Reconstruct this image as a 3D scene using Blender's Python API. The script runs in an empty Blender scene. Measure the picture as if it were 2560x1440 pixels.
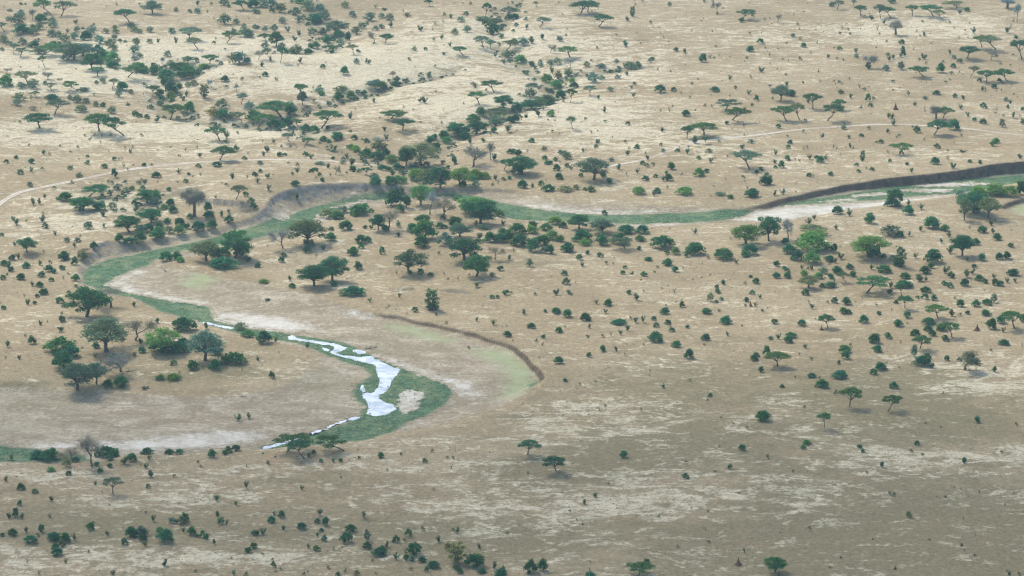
import bpy, math, random
import numpy as np
from mathutils import Vector

random.seed(7)
rng = np.random.default_rng(7)
sc = bpy.context.scene
col = sc.collection

# ------------------------------------------------------------------ camera
CAM_H = 330.0
PITCH = math.radians(15.55)
HFOV = math.radians(20.0)
FPX = 1280.0 / math.tan(HFOV / 2)          # focal length in photo pixels
cam_data = bpy.data.cameras.new('camera')
cam_data.sensor_width = 36.0
cam_data.angle = HFOV
cam_data.clip_start = 1.0
cam_data.clip_end = 20000.0
cam = bpy.data.objects.new('camera', cam_data)
cam.location = (0, 0, CAM_H)
cam.rotation_euler = (math.pi / 2 - PITCH, 0, 0)
col.objects.link(cam)
sc.camera = cam

# ------------------------------------------------------------------ sky and sun
SUN_EL = math.radians(47)
SUN_AZ = math.radians(-35)                 # from +Y (away from the camera) towards -X
sun_dir = Vector((math.sin(SUN_AZ) * math.cos(SUN_EL), math.cos(SUN_AZ) * math.cos(SUN_EL), math.sin(SUN_EL)))
world = bpy.data.worlds.new('World')
sc.world = world
world.use_nodes = True
wn = world.node_tree.nodes
wl = world.node_tree.links
bg = wn['Background']
sky = wn.new('ShaderNodeTexSky')
sky.sky_type = 'NISHITA'
sky.sun_disc = False
sky.sun_elevation = SUN_EL
sky.sun_rotation = SUN_AZ
sky.air_density = 1.0
sky.dust_density = 2.5
sky.ozone_density = 1.0
wl.new(sky.outputs[0], bg.inputs[0])
bg.inputs[1].default_value = 0.15
sd = bpy.data.lights.new('sun', 'SUN')
sd.energy = 2.0
sd.angle = math.radians(7.0)
sd.color = (1.0, 0.965, 0.87)
sun = bpy.data.objects.new('sun', sd)
sun.rotation_euler = sun_dir.to_track_quat('Z', 'Y').to_euler()
sun.location = (-300, 500, 900)
col.objects.link(sun)
vs = sc.view_settings
vs.view_transform = 'Standard'
vs.look = 'None'
vs.exposure = 0.56
vs.gamma = 1.0
vs.use_curve_mapping = False
sc.cycles.filter_width = 1.15
sc.cycles.max_bounces = 6
sc.cycles.volume_bounces = 0
sc.cycles.diffuse_bounces = 3
sc.cycles.transparent_max_bounces = 8

# ------------------------------------------------------------------ photo geometry: rays to points on the ground
CP, SP = math.cos(PITCH), math.sin(PITCH)
def rays(px, py):
    px = np.asarray(px, float); py = np.asarray(py, float)
    a = (px - 1280) / FPX; b = (720 - py) / FPX
    # forward (0,CP,-SP), right (1,0,0), up (0,SP,CP)
    return a, CP + b * SP, -SP + b * CP
def on_plane(px, py, z=0.0):
    a, f, u = rays(px, py)
    t = (z - CAM_H) / u
    return a * t, f * t
def flat(pts, z=0.0):
    p = np.array(pts, float)
    x, y = on_plane(p[:, 0], p[:, 1], z)
    return np.stack([x, y], 1)

# ------------------------------------------------------------------ noise
class VNoise:
    def __init__(s, seed, n=256):
        s.t = np.random.default_rng(seed).random((n, n)); s.n = n
    def __call__(s, x, y):
        xi = np.floor(x).astype(int); yi = np.floor(y).astype(int)
        fx = x - xi; fy = y - yi
        fx = fx * fx * (3 - 2 * fx); fy = fy * fy * (3 - 2 * fy)
        n = s.n
        a = s.t[xi % n, yi % n]; b = s.t[(xi + 1) % n, yi % n]
        c = s.t[xi % n, (yi + 1) % n]; d = s.t[(xi + 1) % n, (yi + 1) % n]
        return (a * (1 - fx) + b * fx) * (1 - fy) + (c * (1 - fx) + d * fx) * fy
N1, N2, N3 = VNoise(1), VNoise(2), VNoise(3)
def fbm(x, y, s):
    return (N1(x / s, y / s) + 0.5 * N2(x / s * 2.1, y / s * 2.1) + 0.25 * N3(x / s * 4.3, y / s * 4.3)) / 1.75 - 0.5
def sstep(a, b, v):
    t = np.clip((v - a) / (b - a), 0, 1)
    return t * t * (3 - 2 * t)

# ------------------------------------------------------------------ distances
def seg_dist(X, Y, P, closed=False, val=None):
    """distance to a polyline, with a value carried along it"""
    best = np.full(X.shape, 1e9); bv = np.zeros(X.shape)
    n = len(P); m = n if closed else n - 1
    for i in range(m):
        ax, ay = P[i]; bx, by = P[(i + 1) % n]
        dx, dy = bx - ax, by - ay
        L = dx * dx + dy * dy + 1e-9
        t = np.clip(((X - ax) * dx + (Y - ay) * dy) / L, 0, 1)
        d = (X - ax - t * dx) ** 2 + (Y - ay - t * dy) ** 2
        k = d < best
        best = np.where(k, d, best)
        if val is not None:
            v = val[i] * (1 - t) + val[(i + 1) % n] * t
            bv = np.where(k, v, bv)
    return np.sqrt(best), bv
def inside(X, Y, P):
    r = np.zeros(X.shape, bool); n = len(P)
    for i in range(n):
        ax, ay = P[i]; bx, by = P[(i + 1) % n]
        if ay == by: continue
        c = ((ay > Y) != (by > Y)) & (X < (bx - ax) * (Y - ay) / (by - ay) + ax)
        r ^= c
    return r
def sdf(X, Y, P, val=None, pad=40.0):
    """signed distance, positive inside, clipped at -pad outside its box"""
    out = np.full(X.shape, -pad); vo = np.zeros(X.shape)
    lo = P.min(0) - pad; hi = P.max(0) + pad
    k = (X > lo[0]) & (X < hi[0]) & (Y > lo[1]) & (Y < hi[1])
    if k.any():
        x, y = X[k], Y[k]
        d, v = seg_dist(x, y, P, True, val)
        out[k] = np.maximum(np.where(inside(x, y, P), d, -d), -pad); vo[k] = v
    return out, vo

# ------------------------------------------------------------------ the river
# bank tops in photo pixels: x, y, width of the slope below the edge (m); far cliffs are steep, bars are gentle
BED_PX = [(2760,386,4,4.3),(2560,403,3.5,3.7),(2480,410,3.5,3.2),(2400,425,3.5,2.6),(2300,437,3,2.3),(2200,447,3,2.1),(2120,460,3,1.2),(2040,476,3,1.0),(1960,495,3,0.7),(1920,505,3,0.6),(1880,514,4),
 (1840,513,12),(1750,506,18),(1650,502,20),(1560,499,20),(1470,496,20),(1400,492,16),(1340,483,7),(1290,473,4),(1240,471,3),(1170,468,3),(1110,466,4,0.7),(1050,467,7,2.5),(1000,463,8,2.2),(950,458,10,3.8),
 (900,457,11,4.6),(850,458,11,5.0),(800,460,11,5.2),(750,466,11,5.2),(705,480,11,4.8),(678,500,10,3.8),(664,522,9,3.3),(635,541,6,1.0),(600,553,4,.2),(550,567,4),(500,577,4),(440,587,4),(390,596,4),(330,608,6,1.0),(295,604,8,2.7),(265,602,8,2.9),(240,614,7,2.3),
 (222,636,5,1.0),(203,652,4),(192,672,4),(190,700,4),(205,716,4),(262,737,4),(330,748,4),(400,782,4),(450,797,4),(500,808,4),(560,826,5),(620,842,6),(690,858,10),(750,878,16),
 (745,905,22),(700,932,24),(640,958,24),(500,972,22),(370,968,18),(200,962,14),(100,954,9),(0,954,8),(-160,958,8),
 (-160,1160,4),(0,1156,4),(70,1156,4),(150,1160,4),(250,1150,4),(300,1142,4),(380,1137,4),(480,1134,4),(560,1129,4),(620,1123,5),(680,1119,5),(780,1112,5),(850,1107,5),(930,1101,6),(1000,1088,10),(1060,1080,14),(1120,1068,14),(1170,1055,20),(1230,1038,20),(1300,1016,18),(1345,980,10),(1366,940,3.4,.5),
 (1350,922,3,.6),(1330,900,2.6,.2),(1310,878,3.4,.5),(1280,862,2.8,.3),(1230,847,2.4),(1180,829,3,.3),(1100,809,2.2),(1040,799,2.8),(1000,789,2.2),(960,781,3),(930,768,12),
 (870,740,24),(800,718,28),(720,702,28),(640,688,28),(560,676,22),(480,664,14),(425,656,6),(470,640,4),(520,632,4),(570,620,4),(610,612,4),(650,602,4),(700,592,4),(760,574,4),(800,560,4),(850,544,4),(900,528,4),(960,514,4),(1050,502,4),(1110,500,4),(1180,506,5),(1230,526,5),
 (1250,548,8),(1300,553,8),(1400,556,8),(1500,565,8),(1590,569,8),(1700,563,8),(1800,558,8),(1860,558,10),(1960,555,12),(2040,548,12),(2120,531,12),(2200,521,12),(2290,505,12),(2380,493,10),(2450,478,8),(2520,462,8),(2600,452,8),(2760,440,8)]
SIDE_PX = [(2740,462,3),(2620,484,3),(2560,493,3),(2515,506,3),(2495,516,4),(2510,527,10),(2560,546,12),(2740,570,12)]
PIT_PX = [[(1092,724,3),(1130,720,2),(1172,726,2),(1196,735,3),(1150,737,5),(1110,732,5)], [(972,718,2),(1005,714,2),(1030,718,3),(1000,722,4)], [(905,1304,2),(925,1296,2),(945,1299,2),(930,1306,4)], [(1585,99,2),(1625,99,2),(1620,103,3),(1590,102,3)]]
FLOOR = -1.9
def bank(L, D):
    zt = np.array([p[3] if len(p) > 3 else 0.0 for p in L])
    return np.array([flat([p[:2]], z)[0] for p, z in zip(L, zt)]), np.array([p[2] for p in L], float), zt, D
BEDS = [bank(BED_PX, -FLOOR), bank(SIDE_PX, 2.2)] + [bank(p, 1.5) for p in PIT_PX]
# drainage lines on the far slope
GULLY = [([(-60,70),(40,100),(130,115),(220,140),(290,165),(390,185),(470,180)], 14, 2.6),
 ([(470,170),(430,215),(400,250),(440,275),(540,292),(650,298),(740,312),(800,338),(890,378),(970,400),(1040,440),(1060,468)], 12, 3.2),
 ([(750,-20),(790,40),(840,80),(830,115),(760,128),(640,140),(560,158),(480,180)], 13, 2.4),
 ([(1130,170),(1000,205),(930,225),(850,245),(760,262),(660,290)], 9, 2.6),
 ([(1300,-10),(1250,60),(1225,95),(1280,128),(1330,165),(1390,205),(1385,235),(1300,270),(1200,312),(1120,345),(1065,395),(1055,465)], 12, 3.2),
 ([(1620,160),(1520,172),(1440,185),(1390,205)], 8, 1.6),
 ([(330,505),(280,480),(200,470)], 10, 1.2), ([(330,560),(360,500),(450,480)], 10, 1.4)]
GULLY = [(flat(p), w, d) for p, w, d in GULLY]

WATER_Z = -1.98
WATER_PX = [
 [(500,805),(515,805),(545,812),(585,819),(583,823),(560,820),(530,813),(505,808)],
 [(719,841),(732,837),(742,846),(775,850),(815,856),(850,863),(866,870),(853,878),(838,882),(852,888),(880,891),(905,894),(925,891),(945,902),(962,909),(985,920),(1000,922),(993,935),(981,948),(974,965),(969,975),(959,984),(945,987),(951,997),(962,1007),(980,1010),(986,1020),(977,1032),(960,1038),(935,1040),(918,1034),(923,1015),(914,1000),(905,990),(913,981),(931,984),(946,968),(951,952),(943,935),(938,913),(922,908),(896,902),(868,895),(843,889),(823,881),(838,872),(832,863),(800,859),(760,853),(735,850),(724,850)],
 [(912,1041),(903,1040),(880,1043),(862,1049),(835,1060),(800,1073),(774,1084),(768,1091),(785,1089),(812,1077),(842,1064),(872,1054),(904,1045)],
 [(762,1088),(735,1096),(700,1106),(662,1116),(645,1124),(665,1123),(692,1116),(728,1106),(760,1096)],
 [(903,962),(911,962),(911,972),(910,981),(904,981),(902,970)],
 [(884,876),(893,875),(907,881),(900,884),(888,880)],
 [(802,869),(812,870),(825,876),(818,879),(806,874)]]
WATER = [flat(p, WATER_Z) for p in WATER_PX]

def river(X, Y):
    """signed distance into the river bed, width of the bank slope, height of the bank top, depth"""
    S = np.full(X.shape, -40.0); W = np.full(X.shape, 4.0); T = np.zeros(X.shape); D = np.full(X.shape, -FLOOR)
    for P, w0, t0, d0 in BEDS:
        s, k = sdf(X, Y, P, np.arange(len(w0) + 1.0)[:len(w0)], 70.0)
        m = s > np.maximum(S, -70)
        if d0 < 1.7: m = s > np.maximum(S, -1.0)
        i = np.clip(k, 0, len(w0) - 1)
        W = np.where(m, np.interp(i, np.arange(len(w0)), w0), W); T = np.where(m, np.interp(i, np.arange(len(w0)), t0), T)
        D = np.where(m, d0, D); S = np.where(m, s, S)
    S = S + 2.6 * fbm(X, Y, 14.0) * sstep(-30, 0, S) + 1.3 * fbm(X + 77, Y, 5.0)
    return S, np.maximum(W, 1.5), T, D
def height_parts(X, Y):
    s, w, T, D = river(X, Y)
    far = sstep(1000, 1350, Y)
    amp = 1.2 + 3.2 * far * sstep(150, -150, X) + 1.0 * far
    rel = amp * (2.0 * fbm(X, Y, 120.0)) + 0.55 * fbm(X + 50, Y, 22.0)
    g = np.zeros(X.shape)
    gd = np.full(X.shape, 60.0)
    for P, gw, dep in GULLY:
        lo = P.min(0) - 60; hi = P.max(0) + 60
        k = (X > lo[0]) & (X < hi[0]) & (Y > lo[1]) & (Y < hi[1])
        if k.any():
            d, _ = seg_dist(X[k], Y[k], P)
            d = np.maximum(d + 8 * fbm(X[k], Y[k], 18.0), 0)
            gk = dep * np.exp(-(d / gw) ** 2)
            g[k] = np.maximum(g[k], gk); gd[k] = np.minimum(gd[k], d)
    rel = (rel - g) * sstep(3, -28, s)
    T = T * np.exp(-(np.minimum(s, 0) / 45.0) ** 2) * (s > -65)
    fall = np.clip(s / w, 0, 1)
    # cliffs: steep at the top, debris apron at the foot
    prof = np.where((w > 6) & (T > .8), fall ** 0.6, np.where(w > 6, fall, np.clip(fall * 1.25, 0, 1) * 0.82 + 0.18 * fall))
    z = rel + T - (D + T) * np.where(s > 0, prof, 0)
    # gullied face, shallow relief on the floor
    z = z + .9 * (N2(X / 2.2, Y / 2.2) - .5) * np.where(s > 0, 4 * prof * (1 - prof), 0) * np.clip(T, 0, 1.2)
    z = z + 0.30 * fbm(X, Y, 9.0) * sstep(w, w + 4, s)
    return z, s, w, gd
def carve(X, Y, z):
    for P in WATER:
        d, _ = sdf(X, Y, P, None, 12.0)
        z = np.where(d > -8, np.minimum(z, np.maximum(WATER_Z + 0.10 - 0.05 * np.minimum(d, 0) - 0.0, WATER_Z + 0.1) + 1.5 * sstep(-1.0, -8.0, d)), z)
        z = np.where(d > 0, np.minimum(z, WATER_Z - 0.35 * sstep(0, 1.0, d)), z)
    return z
def height(X, Y):
    z, s, w, gd = height_parts(X, Y)
    return carve(X, Y, z)

def spaced(core, grow, end):
    """grid lines: an even core, growing steps outside"""
    hi = [core[-1]]; st = core[-1] - core[-2]
    while hi[-1] < end[1]:
        st *= grow; hi.append(hi[-1] + st)
    lo = [core[0]]; st = core[1] - core[0]
    while lo[-1] > end[0]:
        st *= grow; lo.append(lo[-1] - st)
    return np.array(lo[:0:-1] + list(core) + hi[1:])
yc = [790.0]
while yc[-1] < 1960: yc.append(yc[-1] + 0.85 + 0.9 * max(0, (yc[-1] - 900)) / 1000)
GX = spaced(np.arange(-350, 350.1, 1.0), 1.25, (-3300, 3300))
GY = spaced(np.array(yc), 1.25, (-150, 6600))
XX, YY = np.meshgrid(GX, GY)
ZZ, RS, RW, GD = height_parts(XX, YY)
ZZ = carve(XX, YY, ZZ)
def ground_z(x, y):
    """height of the built ground mesh"""
    x = np.atleast_1d(np.asarray(x, float)); y = np.atleast_1d(np.asarray(y, float))
    i = np.clip(np.searchsorted(GX, x) - 1, 0, len(GX) - 2); j = np.clip(np.searchsorted(GY, y) - 1, 0, len(GY) - 2)
    fx = (x - GX[i]) / (GX[i + 1] - GX[i]); fy = (y - GY[j]) / (GY[j + 1] - GY[j])
    return (ZZ[j, i] * (1 - fx) + ZZ[j, i + 1] * fx) * (1 - fy) + (ZZ[j + 1, i] * (1 - fx) + ZZ[j + 1, i + 1] * fx) * fy
def on_ground(px, py):
    """where the line of sight through a photo pixel meets the ground"""
    a, f, u = rays(px, py)
    a = np.atleast_1d(a); f = np.atleast_1d(f); u = np.atleast_1d(u)
    t = (5.0 - CAM_H) / u; dt = -0.12 / u
    done = np.zeros(t.shape, bool)
    for _ in range(160):
        z = ground_z(a * t, f * t)
        done |= (CAM_H + u * t) <= z
        t = np.where(done, t, t + dt)
        if done.all(): break
    return a * t, f * t, ground_z(a * t, f * t), t * np.sqrt(a * a + f * f + u * u)

# ------------------------------------------------------------------ what lies on the ground (surface cover, by place)
GREEN_PX = [
 [(2760,418),(2560,437),(2450,445),(2380,451),(2280,459),(2200,471),(2120,484),(2050,496),(1980,503),(1930,512),(1870,522),(1780,531),(1700,534),(1600,536),(1500,537),(1420,531),(1350,522),(1290,514),(1250,506),(1200,492),(1110,479),(1060,485),(960,488),(900,497),(850,504),(800,512),(750,527),(700,547),(640,563),(600,577),(560,588),(510,600),(450,612),(400,622),(330,638),(270,648),(222,668),(204,690),(200,706),
  (262,732),(330,743),(400,777),(450,792),(500,803),(560,822),(620,838),(700,852),(760,862),
  (735,840),(700,829),(600,820),(532,792),(520,767),(480,756),(390,745),(330,731),(268,711),(290,694),(330,675),(372,660),(402,641),(450,625),(500,622),(570,606),(640,595),(700,580),(780,560),(800,547),(850,527),(900,508),(960,498),(1060,491),(1120,491),(1210,521),(1240,541),(1300,551),(1400,554),(1500,556),(1600,562),(1700,558),(1800,551),(1850,545),(1900,531),(1940,521),(2000,511),(2080,508),(2140,502),(2200,500),(2290,490),(2380,485),(2450,478),(2560,462),(2760,440)],
 [(735,840),(760,850),(740,857),(770,872),(820,893),(870,908),(915,922),(930,936),(915,950),(892,962),(882,982),(893,1002),(912,1017),(900,1042),(860,1058),(800,1078),(700,1103),(640,1122),(680,1122),(740,1117),(800,1111),(850,1104),(930,1100),(985,1082),(1012,1056),(1060,1041),(1110,1012),(1136,985),(1130,965),(1090,945),(1000,914),(940,894),(900,873),(860,856),(800,848),(760,840)],
 [(-160,1112),(0,1114),(80,1121),(150,1131),(215,1137),(222,1152),(100,1154),(-160,1154)],
 [(1325,962),(1352,950),(1350,972),(1330,985)]]
SAND_PX = [
 [(1835,548),(1900,526),(1960,516),(2060,512),(2150,505),(2220,501),(2290,497),(2340,489),(2385,489),(2330,502),(2250,510),(2200,519),(2120,528),(2030,544),(1960,553),(1900,557),(1850,553)],
 [(2130,488),(2180,483),(2225,482),(2232,486),(2180,490),(2140,491)],
 [(2228,476),(2300,471),(2380,474),(2370,480),(2280,481)],
 [(2285,464),(2350,458),(2440,455),(2490,460),(2400,467),(2300,467)],
 [(2050,503),(2120,496),(2132,500),(2070,505)],
 [(1300,508),(1360,512),(1430,522),(1520,528),(1640,528),(1700,531),(1600,534),(1500,535),(1420,530),(1340,520)],
 [(1560,563),(1600,562),(1690,558),(1700,562),(1600,568)],
 [(830,519),(870,507),(925,503),(900,510),(850,520)],
 [(786,548),(800,536),(815,538),(812,552),(795,556)],
 [(690,548),(710,538),(718,542),(700,553)],
 [(540,776),(600,780),(660,786),(720,796),(780,814),(806,826),(740,831),(680,826),(600,815),(545,800)],
 [(266,713),(300,692),(350,674),(360,680),(312,702),(345,722),(430,742),(520,756),(500,762),(410,748),(320,730)],
 [(860,782),(900,780),(960,795),(910,800)],
 [(940,886),(1000,905),(1060,924),(1120,944),(1180,960),(1206,985),(1180,1001),(1140,986),(1122,962),(1040,931),(960,901)],
 [(60,1108),(220,1104),(330,1100),(450,1086),(540,1076),(650,1078),(655,1094),(600,1110),(480,1122),(330,1128),(200,1122),(80,1117)],
 [(986,986),(1020,969),(1068,984),(1050,1006),(1040,1024),(1010,1034),(990,1018)]]
LIME_PX = [
 [(1170,868),(1260,876),(1315,900),(1352,938),(1345,966),(1300,996),(1235,1006),(1262,960),(1250,918),(1195,890)],
 [(960,806),(1050,818),(1150,850),(1120,862),(1030,842),(960,820)],
 [(1125,1062),(1220,1045),(1300,1052),(1310,1082),(1220,1092),(1140,1086)],
 [(560,620),(450,628),(400,640),(320,650),(300,640),(400,622),(500,604),(560,596)],
 [(660,680),(560,675),(470,690),(440,715),(500,725),(560,700)],
 [(840,745),(900,755),(915,765),(860,762)],
 [(1980,512),(2080,508),(2200,500),(2230,497),(2120,498),(2030,505)],
 [(2510,520),(2560,500),(2700,490),(2700,540),(2560,545)]]
def region(polys, z=None):
    out = np.full(XX.shape, -40.0)
    for p in polys:
        P = flat(p, FLOOR)
        d, _ = sdf(XX, YY, P)
        out = np.maximum(out, d)
    return out
A_GREEN = region(GREEN_PX); A_SAND = region(SAND_PX); A_LIME = region(LIME_PX)
# straw-pale and grey-olive grass, plus painted cloud shade: soft patches (photo x, y, rx, ry, amount)
PALE = [(150,160,260,50,0.86),(520,130,260,60,0.92),(430,330,420,40,0.60),(120,330,160,25,0.50),(760,190,220,45,0.92),(900,160,250,60,0.69),(1150,100,250,60,0.57),(1480,150,220,60,0.57),(1300,250,250,60,0.69),(1100,270,150,60,0.50),
 (1500,330,220,50,0.55),(1750,360,160,40,0.50),(2380,65,180,40,0.57),(1900,100,200,40,0.34),(2150,75,150,30,0.40),(240,300,400,25,0.40),(1350,60,150,40,0.46),(240,200,200,18,0.80),(60,150,160,14,0.80),(100,225,260,16,0.69),(620,320,180,20,0.60),
 (260,500,180,40,0.35),(160,560,150,40,0.45),(320,520,120,25,0.40),(550,470,150,30,0.30),(1980,390,120,25,0.40),(2330,390,120,14,0.40),(1650,1040,330,60,0.25),(1430,1045,180,50,0.31),(1600,1250,400,60,0.31),(1450,1290,250,50,0.31),(1900,1250,300,35,0.25),
 (2250,1150,280,30,0.31),(2420,1140,200,20,0.28),(2480,930,120,35,0.50),(2450,970,150,20,0.45),(850,1165,280,22,0.31),(780,1230,250,40,0.28),(150,1190,260,18,0.37),(480,1240,220,35,0.31),(380,1395,300,25,0.37),(600,1390,150,25,0.34),(150,1400,200,25,0.28),
 (1130,1275,200,30,0.34),(1000,1110,180,18,0.31),(700,1390,140,20,0.28),(300,1260,220,25,0.22),(2450,740,150,20,0.35),(1100,1225,200,30,0.22),(2100,1090,250,20,0.12),(900,720,200,30,0.20)]
OLIVE_AND_SHADE = [(1280,1420,2400,280,.36),(1900,1020,900,150,.25),(2300,1250,600,200,.3),(1380,1175,170,45,.7),(2230,950,220,60,.6),(1700,950,260,80,.35),(2300,1050,300,60,.45),(2300,1330,350,110,.45),(1300,1345,230,40,.5),(1650,1120,250,50,.5),(800,1190,120,30,.3),(200,1320,260,60,.45),(700,1330,300,60,.3),(500,940,200,20,.4),(380,870,250,60,.25),(1150,1330,250,50,.25),(60,958,110,14,.8),(1900,1380,300,70,.35),(300,1160,300,15,.4),(1300,660,200,20,.5),(540,900,200,60,.25),(1550,450,300,40,.2),(1080,700,200,40,.2),(1300,1042,40,8,.9)]  # olive grass; the widest patches paint cloud shade over the near plain
def blobs(L):
    out = np.zeros(XX.shape)
    with np.errstate(divide='ignore', invalid='ignore'):
        dep = YY * CP + (CAM_H - ZZ * 0) * SP
        dep = np.where(dep > 50, dep, 50)
        PXm = 1280 + FPX * XX / dep
        PYm = 720 - FPX * (YY * SP - CAM_H * CP) / dep
    for x, y, rx, ry, a in L:
        gx, gy = on_plane(x, y); sx = rx * math.hypot(gx, gy) / FPX
        gy2 = on_plane(x, y - ry)[1]; gy1 = on_plane(x, y + ry)[1]; sy = (gy2 - gy1) / 2
        q = ((XX - gx) / sx) ** 2 + ((YY - gy) / sy) ** 2
        out += a * np.exp(-q)
    return np.clip(out, 0, 1)
A_PALE = blobs(PALE); A_OLIVE_AND_SHADE = blobs(OLIVE_AND_SHADE)

# ------------------------------------------------------------------ materials
def nodes_of(name):
    m = bpy.data.materials.new(name); m.use_nodes = True
    nt = m.node_tree; nt.nodes.clear()
    return m, nt
class NT:
    """tiny node helper"""
    def __init__(s, nt): s.nt = nt
    def n(s, t, **k):
        o = s.nt.nodes.new(t)
        for a, b in k.items(): setattr(o, a, b)
        return o
    def l(s, a, b): s.nt.links.new(a, b)
    def set(s, sock, v):
        if hasattr(v, 'node'): s.l(v, sock)
        else: sock.default_value = v
    def math(s, op, a, b=0.0, c=None, clamp=False):
        o = s.n('ShaderNodeMath', operation=op, use_clamp=clamp)
        s.set(o.inputs[0], a); s.set(o.inputs[1], b)
        if c is not None: s.set(o.inputs[2], c)
        return o.outputs[0]
    def mix(s, f, a, b):
        o = s.n('ShaderNodeMix', data_type='RGBA')
        s.set(o.inputs[0], f)
        s.set(o.inputs[6], a if hasattr(a, 'node') else (*a, 1)); s.set(o.inputs[7], b if hasattr(b, 'node') else (*b, 1))
        return o.outputs[2]
    def mul(s, c, f):
        o = s.n('ShaderNodeVectorMath', operation='SCALE')
        s.l(c, o.inputs[0]); s.set(o.inputs[3], f)
        return o.outputs[0]
    def attr(s, nm): return s.n('ShaderNodeAttribute', attribute_name=nm).outputs['Fac']
    def step(s, v, a, b):
        o = s.n('ShaderNodeMapRange', interpolation_type='SMOOTHSTEP', clamp=True)
        s.set(o.inputs[0], v); o.inputs[1].default_value = a; o.inputs[2].default_value = b
        return o.outputs[0]
    def noise(s, vec, scale, detail=3, rough=.55, dist=0.0):
        o = s.n('ShaderNodeTexNoise'); s.l(vec, o.inputs['Vector'])
        o.inputs['Scale'].default_value = scale; o.inputs['Detail'].default_value = detail
        o.inputs['Roughness'].default_value = rough; o.inputs['Distortion'].default_value = dist
        return o.outputs['Fac']

def ground_material():
    m, nt = nodes_of('savanna_ground'); h = NT(nt)
    geo = h.n('ShaderNodeNewGeometry'); pos = geo.outputs['Position']
    mp = h.n('ShaderNodeMapping'); h.l(pos, mp.inputs[0]); mp.inputs['Scale'].default_value = (0.75, 1.0, 0.3)
    mp.inputs['Rotation'].default_value = (0, 0, 0.12); st = mp.outputs[0]
    n50 = h.noise(st, 0.016, 4, .6, .6); n12 = h.noise(st, 0.07, 5, .65, 1.0); n5 = h.noise(pos, 0.22, 4, .65)
    n2 = h.noise(pos, 0.55, 4, .75); nf = h.noise(pos, 1.5, 3, .75)
    pale = h.attr('pale'); olive = h.attr('olive'); bed = h.attr('bed'); green = h.attr('green'); sand = h.attr('sand'); lime = h.attr('lime'); gul = h.attr('gully')
    c = h.mix(h.step(n50, .35, .68), (.320, .247, .139), (.387, .306, .184))
    c = h.mix(h.math('MULTIPLY', h.step(n12, .45, .72), .55), c, (.25, .190, .105))
    # grey-olive short grass, with cloud shade painted in by the widest patches
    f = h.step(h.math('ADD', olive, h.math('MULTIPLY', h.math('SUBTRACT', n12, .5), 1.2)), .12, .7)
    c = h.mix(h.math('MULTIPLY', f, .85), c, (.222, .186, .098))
    # straw-pale streaks and bare soil
    nr = h.noise(st, .045, 6, .62, 1.4)
    ridge = h.math('SUBTRACT', 1.0, h.math('ABSOLUTE', h.math('MULTIPLY', h.math('SUBTRACT', nr, .5), 5.0)))
    f = h.math('ADD', pale, h.math('MULTIPLY', h.math('SUBTRACT', n12, .5), 1.0))
    f = h.math('ADD', f, h.math('MULTIPLY', h.math('SUBTRACT', ridge, .5), .85))
    f = h.math('ADD', f, h.math('MULTIPLY', h.math('SUBTRACT', n2, .5), 1.0))
    f = h.math('ADD', f, h.math('MULTIPLY', h.math('SUBTRACT', n50, .5), 1.0))
    mq = h.n('ShaderNodeMapping'); h.l(pos, mq.inputs[0]); mq.inputs['Scale'].default_value = (.5, 1.0, .3); mq.inputs['Rotation'].default_value = (0, 0, -.08)
    ns = h.noise(mq.outputs[0], .16, 5, .7, .8)
    f = h.math('ADD', f, h.math('MULTIPLY', h.math('SUBTRACT', ns, .5), 2.6))
    c = h.mul(c, h.math('ADD', .88, h.math('MULTIPLY', ns, .24)))
    c = h.mix(h.math('MULTIPLY', h.step(f, .32, .95), .80), c, h.mix(h.step(n5, .4, .6), (.55, .485, .33), (.64, .575, .41)))
    # reddish bare patches
    r = h.noise(pos, 0.03, 3, .6, .3)
    c = h.mix(h.math('MULTIPLY', h.step(r, .62, .74), .22), c, (.36, .22, .14))
    # tufts and clods
    c = h.mul(c, h.math('ADD', .38, h.math('MULTIPLY', n2, 1.24)))
    c = h.mul(c, h.math('ADD', .55, h.math('MULTIPLY', nf, .90)))
    dk = h.step(h.noise(pos, 0.6, 3, .7), .56, .72)
    c = h.mix(h.math('MULTIPLY', dk, .26), c, (.16, .14, .085))
    # drainage lines: greener, darker
    g = h.step(h.math('ADD', gul, h.math('MULTIPLY', n5, 14.0)), 16.0, 4.0)
    c = h.mix(h.math('MULTIPLY', g, .72), c, h.mix(n5, (.10, .115, .055), (.28, .225, .13)))
    # river floor
    e = h.math('MULTIPLY', h.math('SUBTRACT', n5, .5), 9.0); e2 = h.math('MULTIPLY', h.math('SUBTRACT', n2, .5), 5.0)
    e = h.math('ADD', e, e2)
    inbed = h.step(h.math('ADD', bed, e2), 0.0, 3.0)
    bedc = h.mix(h.step(n12, .38, .66), (.295, .238, .155), (.43, .365, .26))
    bedc = h.mul(bedc, h.math('ADD', .75, h.math('MULTIPLY', ns, .5)))
    bedc = h.mix(h.math('MULTIPLY', h.step(h.math('ADD', ns, h.math('MULTIPLY', h.math('SUBTRACT', n2, .5), .6)), .54, .70), .5), bedc, (.52, .465, .36))
    bedc = h.mix(h.math('MULTIPLY', h.step(n50, .5, .68), .5), bedc, (.22, .195, .11))
    bedc = h.mul(bedc, h.math('ADD', .30, h.math('MULTIPLY', n2, 1.4)))
    bedc = h.mul(bedc, h.math('ADD', .50, h.math('MULTIPLY', nf, 1.0)))
    c = h.mix(h.math('MULTIPLY', inbed, .9), c, bedc)
    lf = h.math('MULTIPLY', h.step(h.math('ADD', lime, e), -4.0, 7.0), h.math('ADD', .32, h.math('MULTIPLY', n12, .9)))
    c = h.mix(h.math('MULTIPLY', lf, inbed), c, h.mix(n5, (.23, .29, .10), (.44, .47, .29)))
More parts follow.
